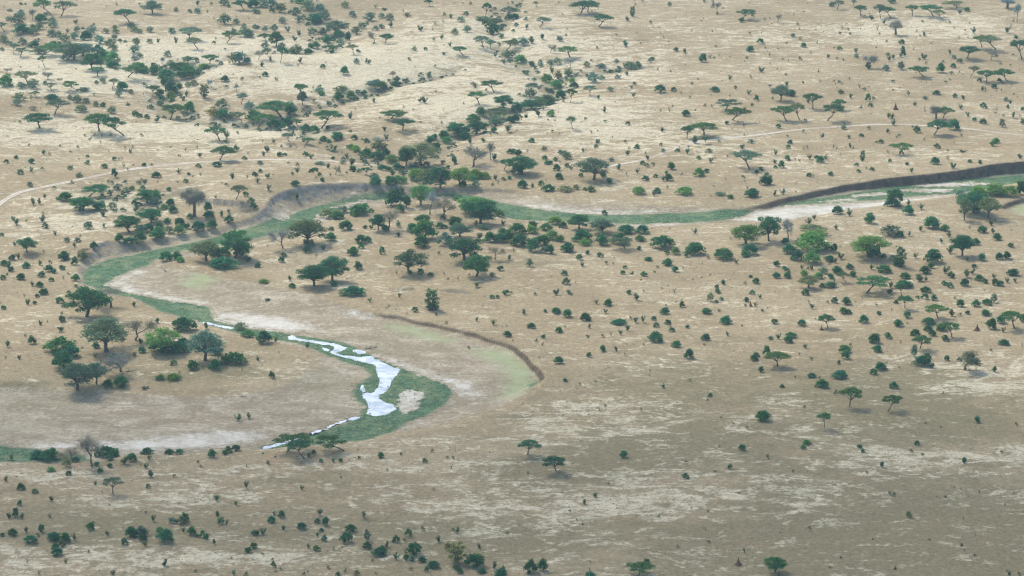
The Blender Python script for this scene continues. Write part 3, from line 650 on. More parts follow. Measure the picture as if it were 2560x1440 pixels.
PLANTS = '''
@0 0
U 510 140 180 150;u 610 165 190 160;U 1310 235 200 160;t 1525 135 160 130;g 1590 95 60;U 2440 100 150 110;B 2530 80 120;g 2240 60 110;g 2285 75 50;g 2545 135 70;S 1395 50 26;S 1168 60 30;S 1060 75 18;g 1760 120 55;g 1900 130 50;g 1975 135 70;S 2075 130 35;S 2140 195 22;S 1975 50 40;S 2115 50 30;b 210 50 35;b 255 50 25;g 100 115 60 30;S 460 155 35;g 210 170 90;N 325 195 70 110;B 410 230 110;u 45 320 120 100;g 170 250 140;g 85 210 60;g 520 230 80;g 530 280 90;B 215 350 160 90;g 330 350 120;y 390 300 90;g 520 370 100;g 585 370 80;S 680 325 40;g 770 320 70;g 830 300 40;S 935 265 35;g 1060 335 70;g 1150 300 60;g 1155 340 70;g 1315 290 90;g 1350 325 80;g 1395 335 60;g 1500 325 75;g 1720 340 75;S 760 240 40;g 2245 245 130;g 2360 245 75;g 2440 275 50;g 2450 375 140 110;g 2500 380 90;U 2265 430 150 130;u 1900 420 220 150;u 1980 490 130 130;S 1760 440 40 70;S 2160 400 30;B 2140 440 40;S 2250 500 25;g 2340 330 60;g 2545 290 60
g 650 430 110;g 745 400 100;B 860 405 120;g 910 350 110;g 995 450 120;g 1065 455 60;g 1110 460 100;g 1145 400 70;g 1200 420 50;g 1130 510 90;g 1250 430 40;g 1350 430 60;g 1370 460 70 80;g 1495 435 65;S 1580 430 40;g 1345 540 110 80;g 1675 565 70;g 1340 605 60;g 1400 580 60;U 430 540 270 140;B 340 480 90;B 540 495 100;g 400 545 170 70;g 230 450 90;u 140 540 90 110;u 205 570 120 100;g 20 510 50;g 40 420 90;t 740 600 300 180;g 680 610 120;t 830 560 250 130;B 980 540 110;T 930 700 180 170;B 1040 600 120;b 1130 620 140;B 1125 680 130 70;U 1275 770 200 150;B 1420 730 100;b 1390 720 130;g 1345 700 90;b 1550 750 130;B 1670 810 170 110;T 1800 740 160 120;B 1880 790 190 130;g 1710 690 110 90;t 1880 640 100 80;b 2040 690 130 50;g 1990 750 90
U 975 765 145 100;S 830 650 30;u 450 680 80 130;S 1775 600 20;N 1620 640 60 70;U 2100 645 155 115;y 2330 640 80 110;g 2400 645 150 120;g 2480 640 80;S 2165 680 25;g 2210 650 50;u 285 840 200 145;N 475 800 100 80;B 60 865 150 120;N 70 740 80 60;B 450 840 40;u 520 910 130 85;g 210 890 90;g 330 890 120;N 590 830 50 50;U 785 910 160 110;u 1120 890 90 110;g 965 840 50;g 1030 835 70;B 1225 910 110;g 1185 975 70 80;g 1310 940 60;S 940 960 35;g 840 920 120 40;S 1435 950 20;U 1530 960 130 110;b 1600 960 90;b 1705 1015 90 100;B 1705 940 130 120;B 1620 1010 60;g 1600 1060 80;B 1790 890 70;g 1880 870 70;y 1940 860 80;B 1640 850 80;B 2250 820 80;S 2265 880 35;N 2110 880 60 90;Y 2045 980 85 140;S 1865 960 45;N 2365 920 50 80;u 2410 1045 100 135;N 2430 820 40 60
g 190 1010 110;U 365 980 90 65;S 310 1010 25 70;B 515 1000 150 50;g 165 1060 90;u 540 1155 200 160;g 700 1000 60;g 770 1030 100;g 860 1040 80;g 960 1070 70;B 1035 1070 60;g 1280 1060 45;g 815 1125 130 70;g 1120 1140 90;N 345 1095 80 40;U 395 1280 270 180;U 990 1310 260 210;U 1245 1355 230 210;S 200 1230 30;B 1355 1160 70;B 1395 1180 60;B 1470 1190 60;S 1570 1220 50;U 1705 1200 240 170;B 1890 1135 110 110;g 1840 1160 70;y 2140 1180 150 110;B 2230 1200 130;g 2215 1090 130;u 2420 1210 130 110;B 2540 1220 150 110;g 2500 1100 110;g 2320 1200 100;U 2205 1410 190 150;S 2265 1380 60;S 945 1355 25;S 1105 1365 30;S 1020 1365 30;S 1415 1365 35;S 2375 1340 30;S 2110 1250 30;S 900 1405 25;S 1005 1430 25;S 2260 1430 40;S 850 1365 25
@640 0
g 60 75 140;g 150 85 120;g 240 130 120;g 20 140 60;B 160 130 60;b 430 40 100 60;g 520 110 150 110;g 400 160 120 80;S 335 140 40;g 640 130 110;g 690 200 120 90;B 600 240 160 100;g 435 215 70;B 520 260 50;g 260 235 80;g 890 80 80;S 1195 80 35;S 1280 100 60 25;g 965 170 75;g 1140 215 110;g 1260 185 70;g 1335 205 90;g 1510 170 60;S 1475 120 25;U 1745 65 75 70;S 1885 160 35;S 1945 185 40;g 2045 220 75;g 2100 160 60;S 2145 50 35;U 2295 165 90 150;u 2480 190 150 130;g 2270 220 170 50;g 2530 190 60;t 800 350 200 150;B 710 430 90;B 830 380 100;B 920 410 70 90;g 1000 350 100;g 840 450 90;g 570 340 90;g 670 350 90;S 320 320 50;g 185 315 90;g 90 310 60;g 20 290 50;T 200 460 130 140;U 100 410 130 80;S 385 410 45;S 430 360 50;S 565 395 30;g 1060 290 90;g 1110 250 40;g 1255 290 60;g 1200 305 60;S 1350 270 50;U 1290 435 130 115;N 1185 430 100 120;S 1640 310 50;S 1770 305 25;S 1790 245 35;S 1870 225 25;g 1990 350 80;g 2110 325 85;S 1780 405 30;S 1860 390 40;B 2375 350 110 120;B 2300 280 70 80;t 2400 250 110 70;S 2455 380 40;u 2280 480 130 140;u 2350 490 100 90;u 2500 510 150 120;g 2510 580 100;S 2390 570 40;S 1940 465 40;g 1585 510 55;B 1695 505 40;U 2075 555 145 105;S 1880 550 50 30;S 1530 605 35;S 1790 670 25
U 245 635 100 170;u 140 600 90 130;N 30 600 90 100;g 90 480 80;y 405 540 140 90;B 520 545 80;b 600 490 100;U 705 530 140 90;B 545 480 60;y 145 620 25 60;B 760 535 50;g 260 490 80;u 980 550 100 110;B 1020 530 45;g 1005 640 70;S 1100 630 40;S 1130 640 40;B 670 680 50;S 440 630 50;S 60 665 40;B 885 750 80 85;B 95 765 60;S 200 805 35;S 420 670 25;S 35 785 25;t 1190 890 150 100;U 1215 960 110 150;y 1210 840 60;B 1400 860 120 40;y 1410 820 70;N 1370 790 70 80;g 1280 890 80;B 1080 960 70;g 1020 950 60;b 950 980 90;B 830 1005 110 80;g 860 930 150 60;S 1725 790 60;S 1800 925 30;S 2195 880 40;N 2180 880 60 60;S 2300 910 25;U 2385 925 200 130;U 2235 1045 175 140;S 2480 640 40
U 430 970 140 145;t 465 1050 90 140;S 640 880 35;S 570 890 25;g 630 940 90;b 660 960 60;g 730 1065 60;S 580 1020 35;U 255 1175 330 195;B 345 1150 130 130;U 20 1260 230 160;B 180 1280 140 80;B 320 1295 120 110;U 420 1260 150 80;B 500 1325 100 80;B 580 1300 60;U 650 1290 270 190;S 470 1120 35;S 945 1190 50 70;U 1350 1190 250 110;U 1465 1300 190 125;B 230 1320 55;u 345 1430 100 110;U 500 1435 120 70;b 600 1330 90;b 680 1410 70;b 725 1430 50;B 815 1405 120 80;B 945 1325 35;S 1285 1310 40;B 985 1400 60;B 1105 1430 60;S 1310 1400 50;S 1180 1025 40;S 1640 1020 40;S 1690 1030 60;S 1480 1085 30;S 1575 1105 20;S 1855 1235 25;S 1645 1230 20;S 65 1425 30;S 180 1430 35;N 1240 1440 150 70;S 170 1400 25
T 2480 1080 180 130;t 2410 1190 240 120;B 2250 1160 110 90;B 2180 1230 150 80;T 2020 1360 200 140;T 2210 1340 180 130;g 2400 1260 150;B 2080 1400 120;B 1880 1390 100;b 1910 1440 100;B 1740 1440 100;B 2380 1330 70;S 2520 1320 60;S 2140 1435 50;S 2275 1425 40;B 1785 1400 70;B 2540 1230 90
@1280 0
U 680 135 250 140;U 755 115 180 130;U 865 265 170 135;B 920 185 35;V 1205 165 60 105;S 1150 210 40;S 1230 55 30;S 1305 15 40;S 1385 235 35;g 1575 60 50;S 245 75 28;S 1925 25 40;S 2005 25 30;N 2050 130 80 110;S 2110 90 20;U 2255 200 190 120;B 2300 225 60;S 2405 170 30;S 2530 210 35;S 1475 285 18;S 1245 330 15;S 1515 375 18;S 2055 150 30;u 275 280 120 115;S 145 290 40;g 40 270 55;B 30 195 90 60;S 300 395 50;g 475 415 65;S 540 360 25;U 580 570 200 125;N 390 530 80 90;S 195 430 60;g 110 460 110;g 20 450 80;S 850 485 25;S 1130 465 55;S 1045 355 18;B 1640 515 50;S 1730 535 40;B 1400 605 45;B 2380 520 75;B 2485 440 70;S 2535 490 25;B 1910 625 80 95;S 1980 585 35;S 2025 585 22;S 2070 565 18;S 2040 475 25;S 2295 430 15;S 2350 590 30;N 2380 350 30 35;S 2495 335 18;S 1795 315 18;S 1895 215 22
b 85 635 110 90;B 195 665 60;g 290 670 60;g 450 650 90;g 380 650 70;N 585 690 80 110;S 405 740 45 80;y 465 800 80 90;g 560 760 90;b 350 830 105 90;b 445 890 120 90;B 490 995 110 100;U 585 1025 110 145;B 625 880 80;b 595 820 60;g 540 800 50;u 180 950 120 125;u 780 955 110 115;g 810 830 130;g 900 800 60;g 1055 790 60;S 1150 755 40;g 1075 710 50;g 980 730 50;g 745 670 70;g 890 680 100 40;g 1045 630 50;g 1180 690 130 60;g 1270 680 60;S 1130 680 40;S 795 620 30;g 1225 850 40;S 1195 885 30;g 980 915 65;S 1215 970 40;B 1480 930 95 85;B 1615 920 60;S 1690 940 30;S 1780 990 35;B 2030 920 90 55;S 2235 890 35;S 2365 945 40;B 2445 1010 45 60;S 2400 1065 35;S 2175 965 20;S 2490 725 50;S 2390 785 35;S 2175 800 40;S 1800 850 30;S 1590 725 25
u 2130 1110 230 130;U 2200 1200 220 165;B 2295 1135 45;B 2330 1095 30;B 2150 1245 45;U 1920 1345 265 155;U 1750 1390 125 140;B 1740 1165 80 65;S 1485 1115 25;S 1575 1115 35;S 1605 1070 20;S 1930 1065 30;S 2000 1075 30;S 1835 1110 18;S 2320 1265 30;S 1500 1320 40;B 1160 1255 50;S 930 1225 28;S 930 1125 40 60;u 605 1290 90 140;S 735 1200 30;S 795 1335 30;S 405 1325 28;B 200 1425 60;S 360 1205 20;S 265 1165 55;B 400 1130 45;b 380 1165 80;B 140 1180 45;B 30 1230 90 90;B 50 1130 130 110;T 200 1090 220 100;t 340 1050 180 110;U 320 1100 120 120;b 380 1050 100;g 180 980 120;B 390 930 60;S 350 920 50;S 865 990 40;S 700 1035 25;S 515 1025 30;S 1135 1430 35;S 865 1425 35;S 850 1440 40;U 1945 1440 90 80;S 1830 1435 70;g 2390 1435 60;S 2070 1425 25;S 2320 1360 25;S 1005 1380 20;S 350 1340 20;S 470 1340 20
@1920 0
u 690 95 110 100;g 640 70 70;N 860 60 60 70;U 925 165 125 115;u 1125 185 100 155;U 1230 175 150 120;U 1445 160 120 115;U 1660 170 200 130;u 1740 190 110 105;B 1240 35 80 60;u 1895 70 180 80;K 2395 85 170 110;N 2490 220 80 190;b 1990 115 60;S 1915 140 40;K 1275 350 150 160;S 1095 300 25 45;S 1160 240 40;N 100 230 65 90;S 295 255 30;S 315 300 30;g 250 375 50;S 320 400 35;S 740 290 28;S 800 305 25;S 820 350 28;S 720 345 30;S 1115 350 25;S 1035 200 40;S 970 165 18;S 190 445 25;S 490 435 30;B 355 475 60;S 430 540 30;S 15 555 28;S 60 605 15;S 148 600 20;S 203 610 15;S 320 600 35;S 600 580 38;S 690 595 28;S 750 605 22;B 715 500 50;S 880 530 40;g 885 580 50;N 1020 680 140 130;S 1000 690 60;B 1350 560 55 95;S 1330 570 40;B 1340 440 60;S 1185 425 25;S 1455 500 20;S 1635 440 22;g 1200 560 45;S 1210 610 40;g 1330 700 80 80;P 1130 770 30 80;g 1180 710 75 65;S 1250 590 40;S 1555 595 55;S 1515 605 28;U 1550 760 190 115;S 1580 645 35;B 1725 730 80 95;S 1750 625 25;B 1850 680 60;g 1920 630 60;g 1860 590 50;S 1820 545 40;S 1835 745 35;S 1915 730 25;U 1995 580 195 140;U 2140 475 145 140;u 2280 500 200 165;U 2540 590 180 200;N 2230 605 85 100;S 2450 560 25;B 2480 390 45;S 2325 650 25;S 2425 660 20;u 2025 765 100 115;U 2190 830 190 130;U 2390 815 185 135;B 2115 820 48;B 2315 825 50;B 2260 885 60;S 2145 910 40;S 2175 905 30;S 2335 910 25;S 1910 395 30;S 2000 385 18;S 2055 330 50;S 2390 330 50;S 2430 275 35;S 2015 245 28;S 1860 290 22;S 1970 310 20;S 1485 320 30;S 1520 370 28;S 1565 365 40;S 1745 215 28;S 1815 235 28;S 1545 225 25;S 2450 220 25
B 175 755 32;S 93 700 22;S 505 725 35;S 520 830 30;S 350 835 25;S 190 865 40;N 20 885 40 45;t 130 1005 160 155;B 235 965 80;S 45 995 25;U 455 1095 175 170;U 190 1215 210 160;u 315 1195 140 190;U 590 1210 210 180;U 740 1100 130 120;S 405 1030 40;B 730 940 55;S 825 980 40;B 965 905 38;S 915 880 35;S 1010 880 22;B 1000 1015 55 75;S 1055 1000 35;B 1025 1070 50;S 930 1090 35;B 710 830 35;S 660 820 20;S 735 845 25;S 690 885 18;S 815 795 25;B 1250 825 35;S 1250 905 18;B 1400 960 35 50;B 1690 950 75 45;B 1870 975 50;S 1955 1000 40;g 1570 1000 50;S 1465 1060 40;S 1775 830 28;S 1820 805 22;M 1275 1095 50 75;S 1205 1180 45;S 1245 1185 40;K 1680 1190 150 150;U 1750 1180 150 140;S 1570 1120 28;U 1660 1350 220 165;B 1490 1330 65 75;B 1860 1305 120 105;S 1250 1250 55;S 1445 1275 25;S 370 1215 32;B 105 1285 55;S 350 1330 35;g 755 1295 60;S 1010 1295 35;B 935 1370 45;S 540 1380 40;S 810 1385 35;S 1195 1330 38;S 1310 1365 30;S 1285 1380 30;S 195 1370 25;B 220 1440 55;S 1560 1410 35;B 1130 1435 50;S 1085 1430 25;b 2280 1430 70;B 2155 1085 65 60;g 2380 1015 55;S 2425 1040 40;S 2400 1085 38;S 2455 950 22;S 2285 1105 25;S 2450 1180 40 60;S 2355 1165 25;B 2545 1105 40;S 2000 1165 40;B 2065 1210 45;B 2150 1240 65;g 2340 1275 60 80;S 2550 1240 50;S 1925 1090 45;S 1935 1365 30;S 2520 1170 25
@0 360
U 2195 165 225 165;S 2370 70 55 60;B 2445 160 50;B 2170 230 90 55;B 1985 240 55;B 65 195 50;B 160 150 45;B 320 195 65;S 437 105 40;S 495 115 30;g 875 135 40;B 875 205 52;B 1145 165 48;S 1190 160 30;S 1220 155 25;B 1045 245 60;S 1240 235 35;B 1445 225 48;S 1515 220 28;g 705 260 65 45;S 425 260 32;B 205 305 65;S 310 280 40;g 790 335 75 45;B 720 395 38;B 1145 340 60 90;S 1280 265 30;g 300 430 60;B 545 450 38;S 445 540 38;B 1565 340 90 65;S 1790 295 45;B 1885 315 40;S 2005 315 30;S 1930 330 20;B 1860 390 55;S 2325 350 55;S 2470 345 35;B 2545 340 40 55;S 2000 135 40;S 1305 95 40;S 1330 45 35;S 1255 45 25;S 1970 45 28;S 2480 105 25;N 780 60 40 50;S 1855 70 30;S 1790 130 25;S 705 90 25;S 290 20 25;S 190 20 20;S 600 25 20;S 790 160 20;U 880 530 270 125;B 660 575 150 85;T 830 665 230 150;B 990 670 140 95;g 1120 660 100;S 1025 725 45;S 800 680 40;T 1470 590 200 140;B 1570 555 90;g 1540 620 130 90;B 1690 470 50;S 1575 390 25;S 1415 370 28;S 1450 400 45;g 1390 410 60;N 1190 465 50 80;S 1120 400 35;S 1085 390 35;g 1160 460 70;b 1320 465 60;g 1260 480 80 50;S 1015 440 40;g 1430 460 60
K 1945 725 230 320;u 2360 560 140 165;B 2455 530 60;b 2515 590 70;B 2540 660 70;B 2080 680 80 95;B 2090 750 110 70;b 1900 750 70;S 2220 725 40 60;S 2160 545 30;S 2285 690 35;B 2290 790 90 80;S 2265 440 35;B 1705 620 80 70;B 1730 690 90 70;b 1640 660 80;B 1350 620 70;T 1510 790 200 160;T 1290 880 230 170;B 1490 880 110;B 1590 850 80;B 1670 800 70;B 1580 960 150 110;B 1400 1010 130 120;B 1290 1030 110 70;B 1190 980 90 80;g 1415 900 110;g 1690 900 100;b 1790 915 120 100;B 1800 830 110;B 1870 850 70;B 1985 880 130 100;B 2120 860 105 90;S 130 765 40;S 165 810 55;S 430 700 28;S 395 600 40 60;S 335 610 55;g 455 845 75;S 430 780 60;S 1040 830 38;g 885 855 95;S 1030 720 45;S 555 910 38;g 670 985 65;g 775 985 65;B 20 925 45;T 275 1085 140 150;S 150 1020 40;S 435 1090 35;B 940 1050 75 65;S 745 1030 40;B 640 1165 105 85;B 125 1165 70;S 185 1150 50;B 45 1220 75;B 110 1280 70;S 85 1240 60;B 265 1245 80 65;S 395 1215 45;S 500 1195 35;B 490 1280 85 70;B 540 1295 60;B 620 1260 65;B 415 1330 75;B 210 1360 80;B 515 1375 50;B 30 1360 60;S 635 1350 35;B 755 1370 80;B 400 1435 75;B 760 1438 40;B 750 1210 70 80;y 830 1170 110;N 830 1090 110 60;S 410 920 15;S 680 1310 25;S 320 1420 40;S 265 775 22;T 2350 1145 280 280;t 2060 1170 260 220;B 2170 1160 150 110;B 2240 1250 270 110;B 2410 1140 150 120;B 1660 1185 140;B 1770 1160 110;b 1800 1185 80;B 2250 1120 90;S 2475 1180 60;B 2555 1240 30;S 1650 1280 25
@640 360
t 1650 215 310 230;T 1500 220 150 195;N 2165 230 240 195;N 2350 165 90 190;B 1980 200 60 75;S 1870 210 35;S 2375 160 60;U 2480 255 120 120;B 2545 100 70;b 1000 80 90;y 1230 90 160;b 950 60 80;B 1210 160 150 80;B 1110 135 110 80;B 1300 110 80;b 1345 190 130 70;B 1265 265 100 65;B 1410 260 90;B 1330 270 60;g 1560 260 80;B 1705 225 70;B 1810 50 80;B 1920 250 50;S 790 70 45;B 770 155 40;g 870 200 60;S 905 140 40;g 1095 190 45;S 550 150 45;B 495 125 60;B 235 125 55;B 290 120 40;S 75 120 40;S 110 80 50;S 345 40 28;S 255 30 25;S 490 40 25;S 325 200 25;g 40 210 60;B 45 285 45;S 10 340 35;S 120 375 45;S 15 415 45;g 640 210 110 30;B 590 280 60;B 555 290 55;B 635 335 45;B 660 385 50;S 600 360 30;N 800 305 70 90;S 365 335 32;S 415 295 50;S 410 220 35;S 745 325 35;S 905 300 30;S 725 240 40;U 1095 310 110 80;B 970 280 80;g 1030 290 60;S 955 215 60;b 1610 360 170 110;T 1840 440 210 210;t 1720 390 200 150;F 2050 410 230 210;b 2200 350 150 90;b 2285 355 120 70;b 2170 370 90;B 2070 430 80;g 2200 450 90;B 1350 450 130 90;b 1430 400 150 80;B 1195 440 110 90;g 1180 360 110 70;S 1360 320 60;S 1480 310 40;S 2395 360 50;B 2475 365 45;B 2535 355 45;S 2420 400 35;S 2365 420 30;B 395 430 90 55;S 125 470 50;S 750 490 30;S 1465 490 60;S 410 550 60
F 1655 610 220 240;N 1735 705 140 230;N 1885 755 200 205;B 1375 625 180 170;T 1505 640 80 130;B 1440 685 75 85;B 1870 755 60;T 2250 800 290 260;F 2180 690 330 200;b 2440 730 90;S 2195 820 50;g 2280 860 120 60;b 2000 570 70;B 1030 715 180 110;B 1090 660 80;B 1150 690 55;g 870 690 110 80;y 720 750 150 100;B 820 755 140 80;b 985 730 60;S 2470 810 50;T 1220 865 130 180;N 1330 865 200 210;B 1295 870 90 60;g 1425 835 50 70;t 515 1000 310 270;N 260 1045 190 190;B 555 1035 60 80;B 510 1090 80 70;S 500 1010 60;B 895 865 130 100;B 755 870 55;B 745 975 110 80;B 1050 1000 110 85;B 1120 985 80;B 1055 1050 60;B 1095 850 48;S 1155 850 40;B 970 1115 105 80;B 1260 1105 60 75;S 1425 925 40;S 675 1060 50;B 255 1185 60 60;B 275 1130 55;B 420 920 50;B 1690 960 230 190;T 1665 800 140 100;B 1570 890 120;B 1660 1040 150 115;B 1840 845 80;B 1890 845 50;B 1990 810 130 80;b 2020 860 130 70;t 2040 930 200 130;g 1900 1020 180 130;T 2090 1165 300 230;N 2395 1160 140 140;T 2205 1325 260 220;B 2445 1270 65;S 2530 1160 45;t 1530 1300 290 260;B 1540 1305 50;B 1645 1305 70;B 1745 1325 50;S 1405 1300 35;S 1880 1310 30;S 1830 1100 30;S 2020 1355 30;S 2130 1320 25;S 1920 1355 20;g 2360 1330 60;S 2205 1430 55 50;B 1020 1260 85 85;T 585 1420 270 230;T 765 1370 270 260;B 780 1425 75 60;B 20 1235 60;b 85 1395 95 40;S 335 1365 45;B 365 1440 75 45;B 2340 985 130;B 2440 990 120;B 2530 985 120 120;B 2470 910 90;S 2230 960 60
@1280 360
T 100 300 260 190;B 50 310 110 110;B 65 120 75;B 15 85 50;S 155 80 28;g 320 70 60;B 490 105 60;g 545 155 110 75;b 330 160 60;b 350 210 60;B 385 205 48;B 435 170 50;B 450 270 75 70;g 550 235 55;S 590 255 45;S 480 190 25;B 465 355 80;t 820 360 290 230;B 690 330 50;B 910 330 60;B 970 400 65;B 105 445 100 80;S 205 435 40;B 290 420 65;B 360 475 130 70;y 535 485 150 65;g 640 460 70;b 730 470 50;b 790 480 85;S 340 370 25;S 715 80 38;B 840 40 45;B 1250 50 60;S 1170 55 28;S 1155 115 45;g 995 180 60;B 1305 205 50;g 1350 230 50;S 1410 215 35;S 1070 255 50;S 1255 290 40;S 1145 310 30;B 1595 260 75 75;B 1655 80 48;g 1510 85 50;S 1755 95 45;S 1360 160 40;B 1435 335 45;B 1335 370 65;B 1545 300 40;B 1565 370 80 70;S 1510 370 45;b 1875 325 110 80;B 1945 290 55;b 1865 155 50;g 1970 90 60;S 1990 185 40;u 2380 255 260 190;B 2490 270 50;B 2445 290 40;S 2310 340 32;B 2520 415 100 90;B 2545 325 50;S 2305 55 50;S 1490 20 35;S 1550 445 35;b 1275 510 130 80;B 1450 495 75;S 1420 520 45;b 1720 510 160 80;g 2080 520 110 40;b 2185 550 60;B 2400 535 130 80;S 2355 450 28;S 1700 310 25
B 925 710 60;b 435 810 130 90;B 515 840 75 60;T 665 850 165 150;t 900 890 230 160;B 1140 900 160 90;B 1310 900 130 85;B 700 980 190 120;b 720 1020 110 70;B 900 1015 130 120;B 1070 1010 170 110;u 1125 1035 200 130;b 1280 975 95 60;B 1505 1050 210 130;B 1550 1105 55;b 1635 1110 95 75;B 1830 1115 190 120;S 1750 1130 70;B 2110 1160 200 110;B 2380 1110 140 110;b 2330 1135 85 65;F 2350 1005 300 240;S 2240 1195 45;S 2185 955 25;S 1825 895 45;B 1270 1065 55;B 60 900 160 110;B 210 850 100 80;B 340 870 120 80;b 400 960 150 90;b 480 980 90;B 300 1020 150 110;B 205 1080 130 130;B 80 1030 180 120;b 200 900 120;B 380 1100 80 90;g 320 1095 80;B 555 1085 125 95;B 675 1160 70;B 755 1105 55;B 880 1130 60;B 1365 1170 75 40;B 1555 1220 95 70;B 1635 1285 70 60;B 1455 1240 30;B 1130 1250 45;B 1110 1305 50;B 1320 1325 65;B 525 1315 65;B 540 1405 70 65;g 175 1230 65 90;S 20 1080 35;S 705 1225 45;S 945 1200 35;S 1015 1205 25;S 1200 1300 50 25;S 1425 1290 25;S 1780 1210 18;S 1905 1205 18;S 1960 1150 35;S 1805 1360 20;B 2110 1410 45 50;S 2330 1400 28;B 2445 1400 70 60;B 2385 1340 40;B 2050 1440 45;S 395 1330 15
@1920 360
U 1358 100 225 140;B 1690 45 60;S 825 40 40;S 855 45 28;S 655 40 35;S 685 55 35;S 360 55 35;S 395 45 35;B 205 45 45;S 75 110 40 55;S 415 150 40;B 195 165 65;B 530 190 75 65;B 490 155 50;S 580 155 45;B 135 240 65 75;B 75 245 40;S 65 195 40;V 945 175 60 115;B 885 220 45;B 1220 180 40;B 1390 215 40;S 1320 110 40;S 1200 95 28;B 1670 205 90 70;S 1800 155 35;S 1795 75 25;S 1945 80 80 25;B 2015 190 45;B 2120 200 48;S 1850 245 55;S 1435 285 40;B 905 290 45;S 980 255 30;B 1040 270 48;B 410 330 50;S 455 330 35;B 625 320 58;B 15 410 70 90;S 5 310 25;S 145 505 50;S 65 515 45;B 2255 25 70;S 2520 145 40;S 310 175 25
T 1270 620 150 175;B 1240 625 160 80;B 1400 710 105 90;S 1405 610 45;S 1530 655 50;B 695 705 105 85;S 815 715 65;B 1020 800 105 105;S 405 800 60;S 460 755 40;T 2060 690 280 230;t 2200 740 210 210;t 1965 765 130 220;b 2100 530 150;b 2260 520 240 110;b 2420 530 150 110;B 2530 510 100 140;g 1920 530 110 70;B 2080 690 110;B 1635 850 150 115;B 1765 875 90 65;S 1525 870 45;S 1410 920 40;g 1220 930 200 115;B 1320 935 80;S 680 855 40;F 1010 1130 360 250;B 1070 1150 130 130;B 1155 1145 60;T 10 970 200 250;N 200 950 150 200;t 450 900 230 100;b 440 1080 360 200;B 210 1100 130 100;B 590 1060 80;b 430 1205 155 120;B 300 1170 120 100;B 665 1085 70 90;B 175 1005 80;T 1945 1120 200 230;B 2080 1015 80 70;B 2145 890 100 70;S 2235 815 50;B 2290 965 85;S 2250 895 45;B 2425 1035 60;B 2135 1170 75 75;B 2390 1155 85 80;B 2315 1160 75 70;B 1650 1200 170 135;B 1630 1245 70;V 1325 1230 110 210;B 1300 1225 110 90;g 1250 1170 70;S 1820 1095 60;S 1735 990 40;S 1810 930 45;S 1475 1140 45;S 2015 850 30;S 1990 1170 45;B 85 1225 70;B 165 1260 50;B 195 1290 55;B 190 1345 75;B 85 1345 75;S 340 1255 40;S 400 1255 30;S 440 1260 40;B 610 1180 95 60;S 675 1190 40;S 725 1150 60;g 555 1300 100 70;B 690 1300 95 75;g 735 1310 60;B 815 1255 75;B 845 1330 70;B 625 1350 65;b 510 1350 100 65;b 360 1320 75 60;t 405 1440 170 130;u 785 1380 120 120;B 620 1440 110 60;B 540 1440 60;S 665 1425 60;B 1160 1290 145 80;S 1035 1255 45;B 1370 1350 110 65;B 1360 1440 170 70;S 1510 1370 90 70;S 1580 1370 40;B 1570 1300 105 75;B 1825 1340 70 60;S 1770 1295 60;S 2045 1300 45;S 1990 1335 70;B 2060 1240 50;B 1970 1425 90 75;B 1820 1440 65 55;B 1765 1415 60;B 2110 1370 85 60;B 2170 1395 60;B 2270 1415 60 65;B 2325 1425 70;S 2390 1385 45;S 2470 1385 40;B 2450 1320 110 65;S 2255 1340 40;S 1805 1255 35;S 1225 1440 55
@0 720
T 870 290 370 290;N 1110 195 250 200;B 440 70 100 65;B 370 95 45;S 245 88 30;B 595 155 70 60;S 280 165 50;B 347 165 42;B 35 215 55;B 690 65 45;S 620 265 30;B 620 340 70 65;S 405 370 45;S 475 345 25;S 610 435 60 50;B 320 565 75 85;S 75 590 55;S 255 487 28;S 195 715 40;t 1060 640 430 350;B 960 605 80;N 1370 530 270 220;F 1620 650 300 290;B 1580 655 180 130;B 1770 660 230 120;B 1830 580 120 80;B 1420 650 80 65;B 1840 435 230 130;S 1575 350 45;S 1340 185 45;S 1410 560 50;S 2065 410 55;g 2400 425 120 80;b 2480 495 140 75;t 2055 725 330 300;B 2155 670 130 90;B 2340 770 240 125;B 2155 825 115 105;B 1930 820 130 95;S 2030 810 35;B 1735 775 65 55;B 590 650 280 150;B 720 700 170 120;B 620 830 220 190;t 780 1020 330 290;t 965 965 190 220;N 1220 840 260 190;B 1150 730 100;L 1310 835 120 30;B 1080 1000 90 75;B 1200 1000 160 115;b 1600 925 90 55;b 1730 925 150 60;S 1450 1010 70 25;S 2420 825 20;S 2380 1330 60;S 2490 1305 50;L 2430 1090 80 20;S 950 695 40;S 1010 750 35;S 1350 685 40
@640 720
B 970 85 230 95;V 1760 220 140 215;g 1760 225 150 60;B 1590 245 65;S 1330 190 28;S 1140 140 40;S 2205 335 38;S 2375 370 50;B 2415 105 40;B 2360 105 45;B 2500 75 70;B 2515 490 80 60;S 1905 360 30;S 1800 275 30;S 1435 95 40;B 85 560 150 130;S 195 545 50;B 155 905 55 70;S 20 725 45;S 110 125 70 25;L 1150 610 120 50;S 2125 610 30;S 2460 395 20;S 2505 390 18;S 510 600 50
@1280 720
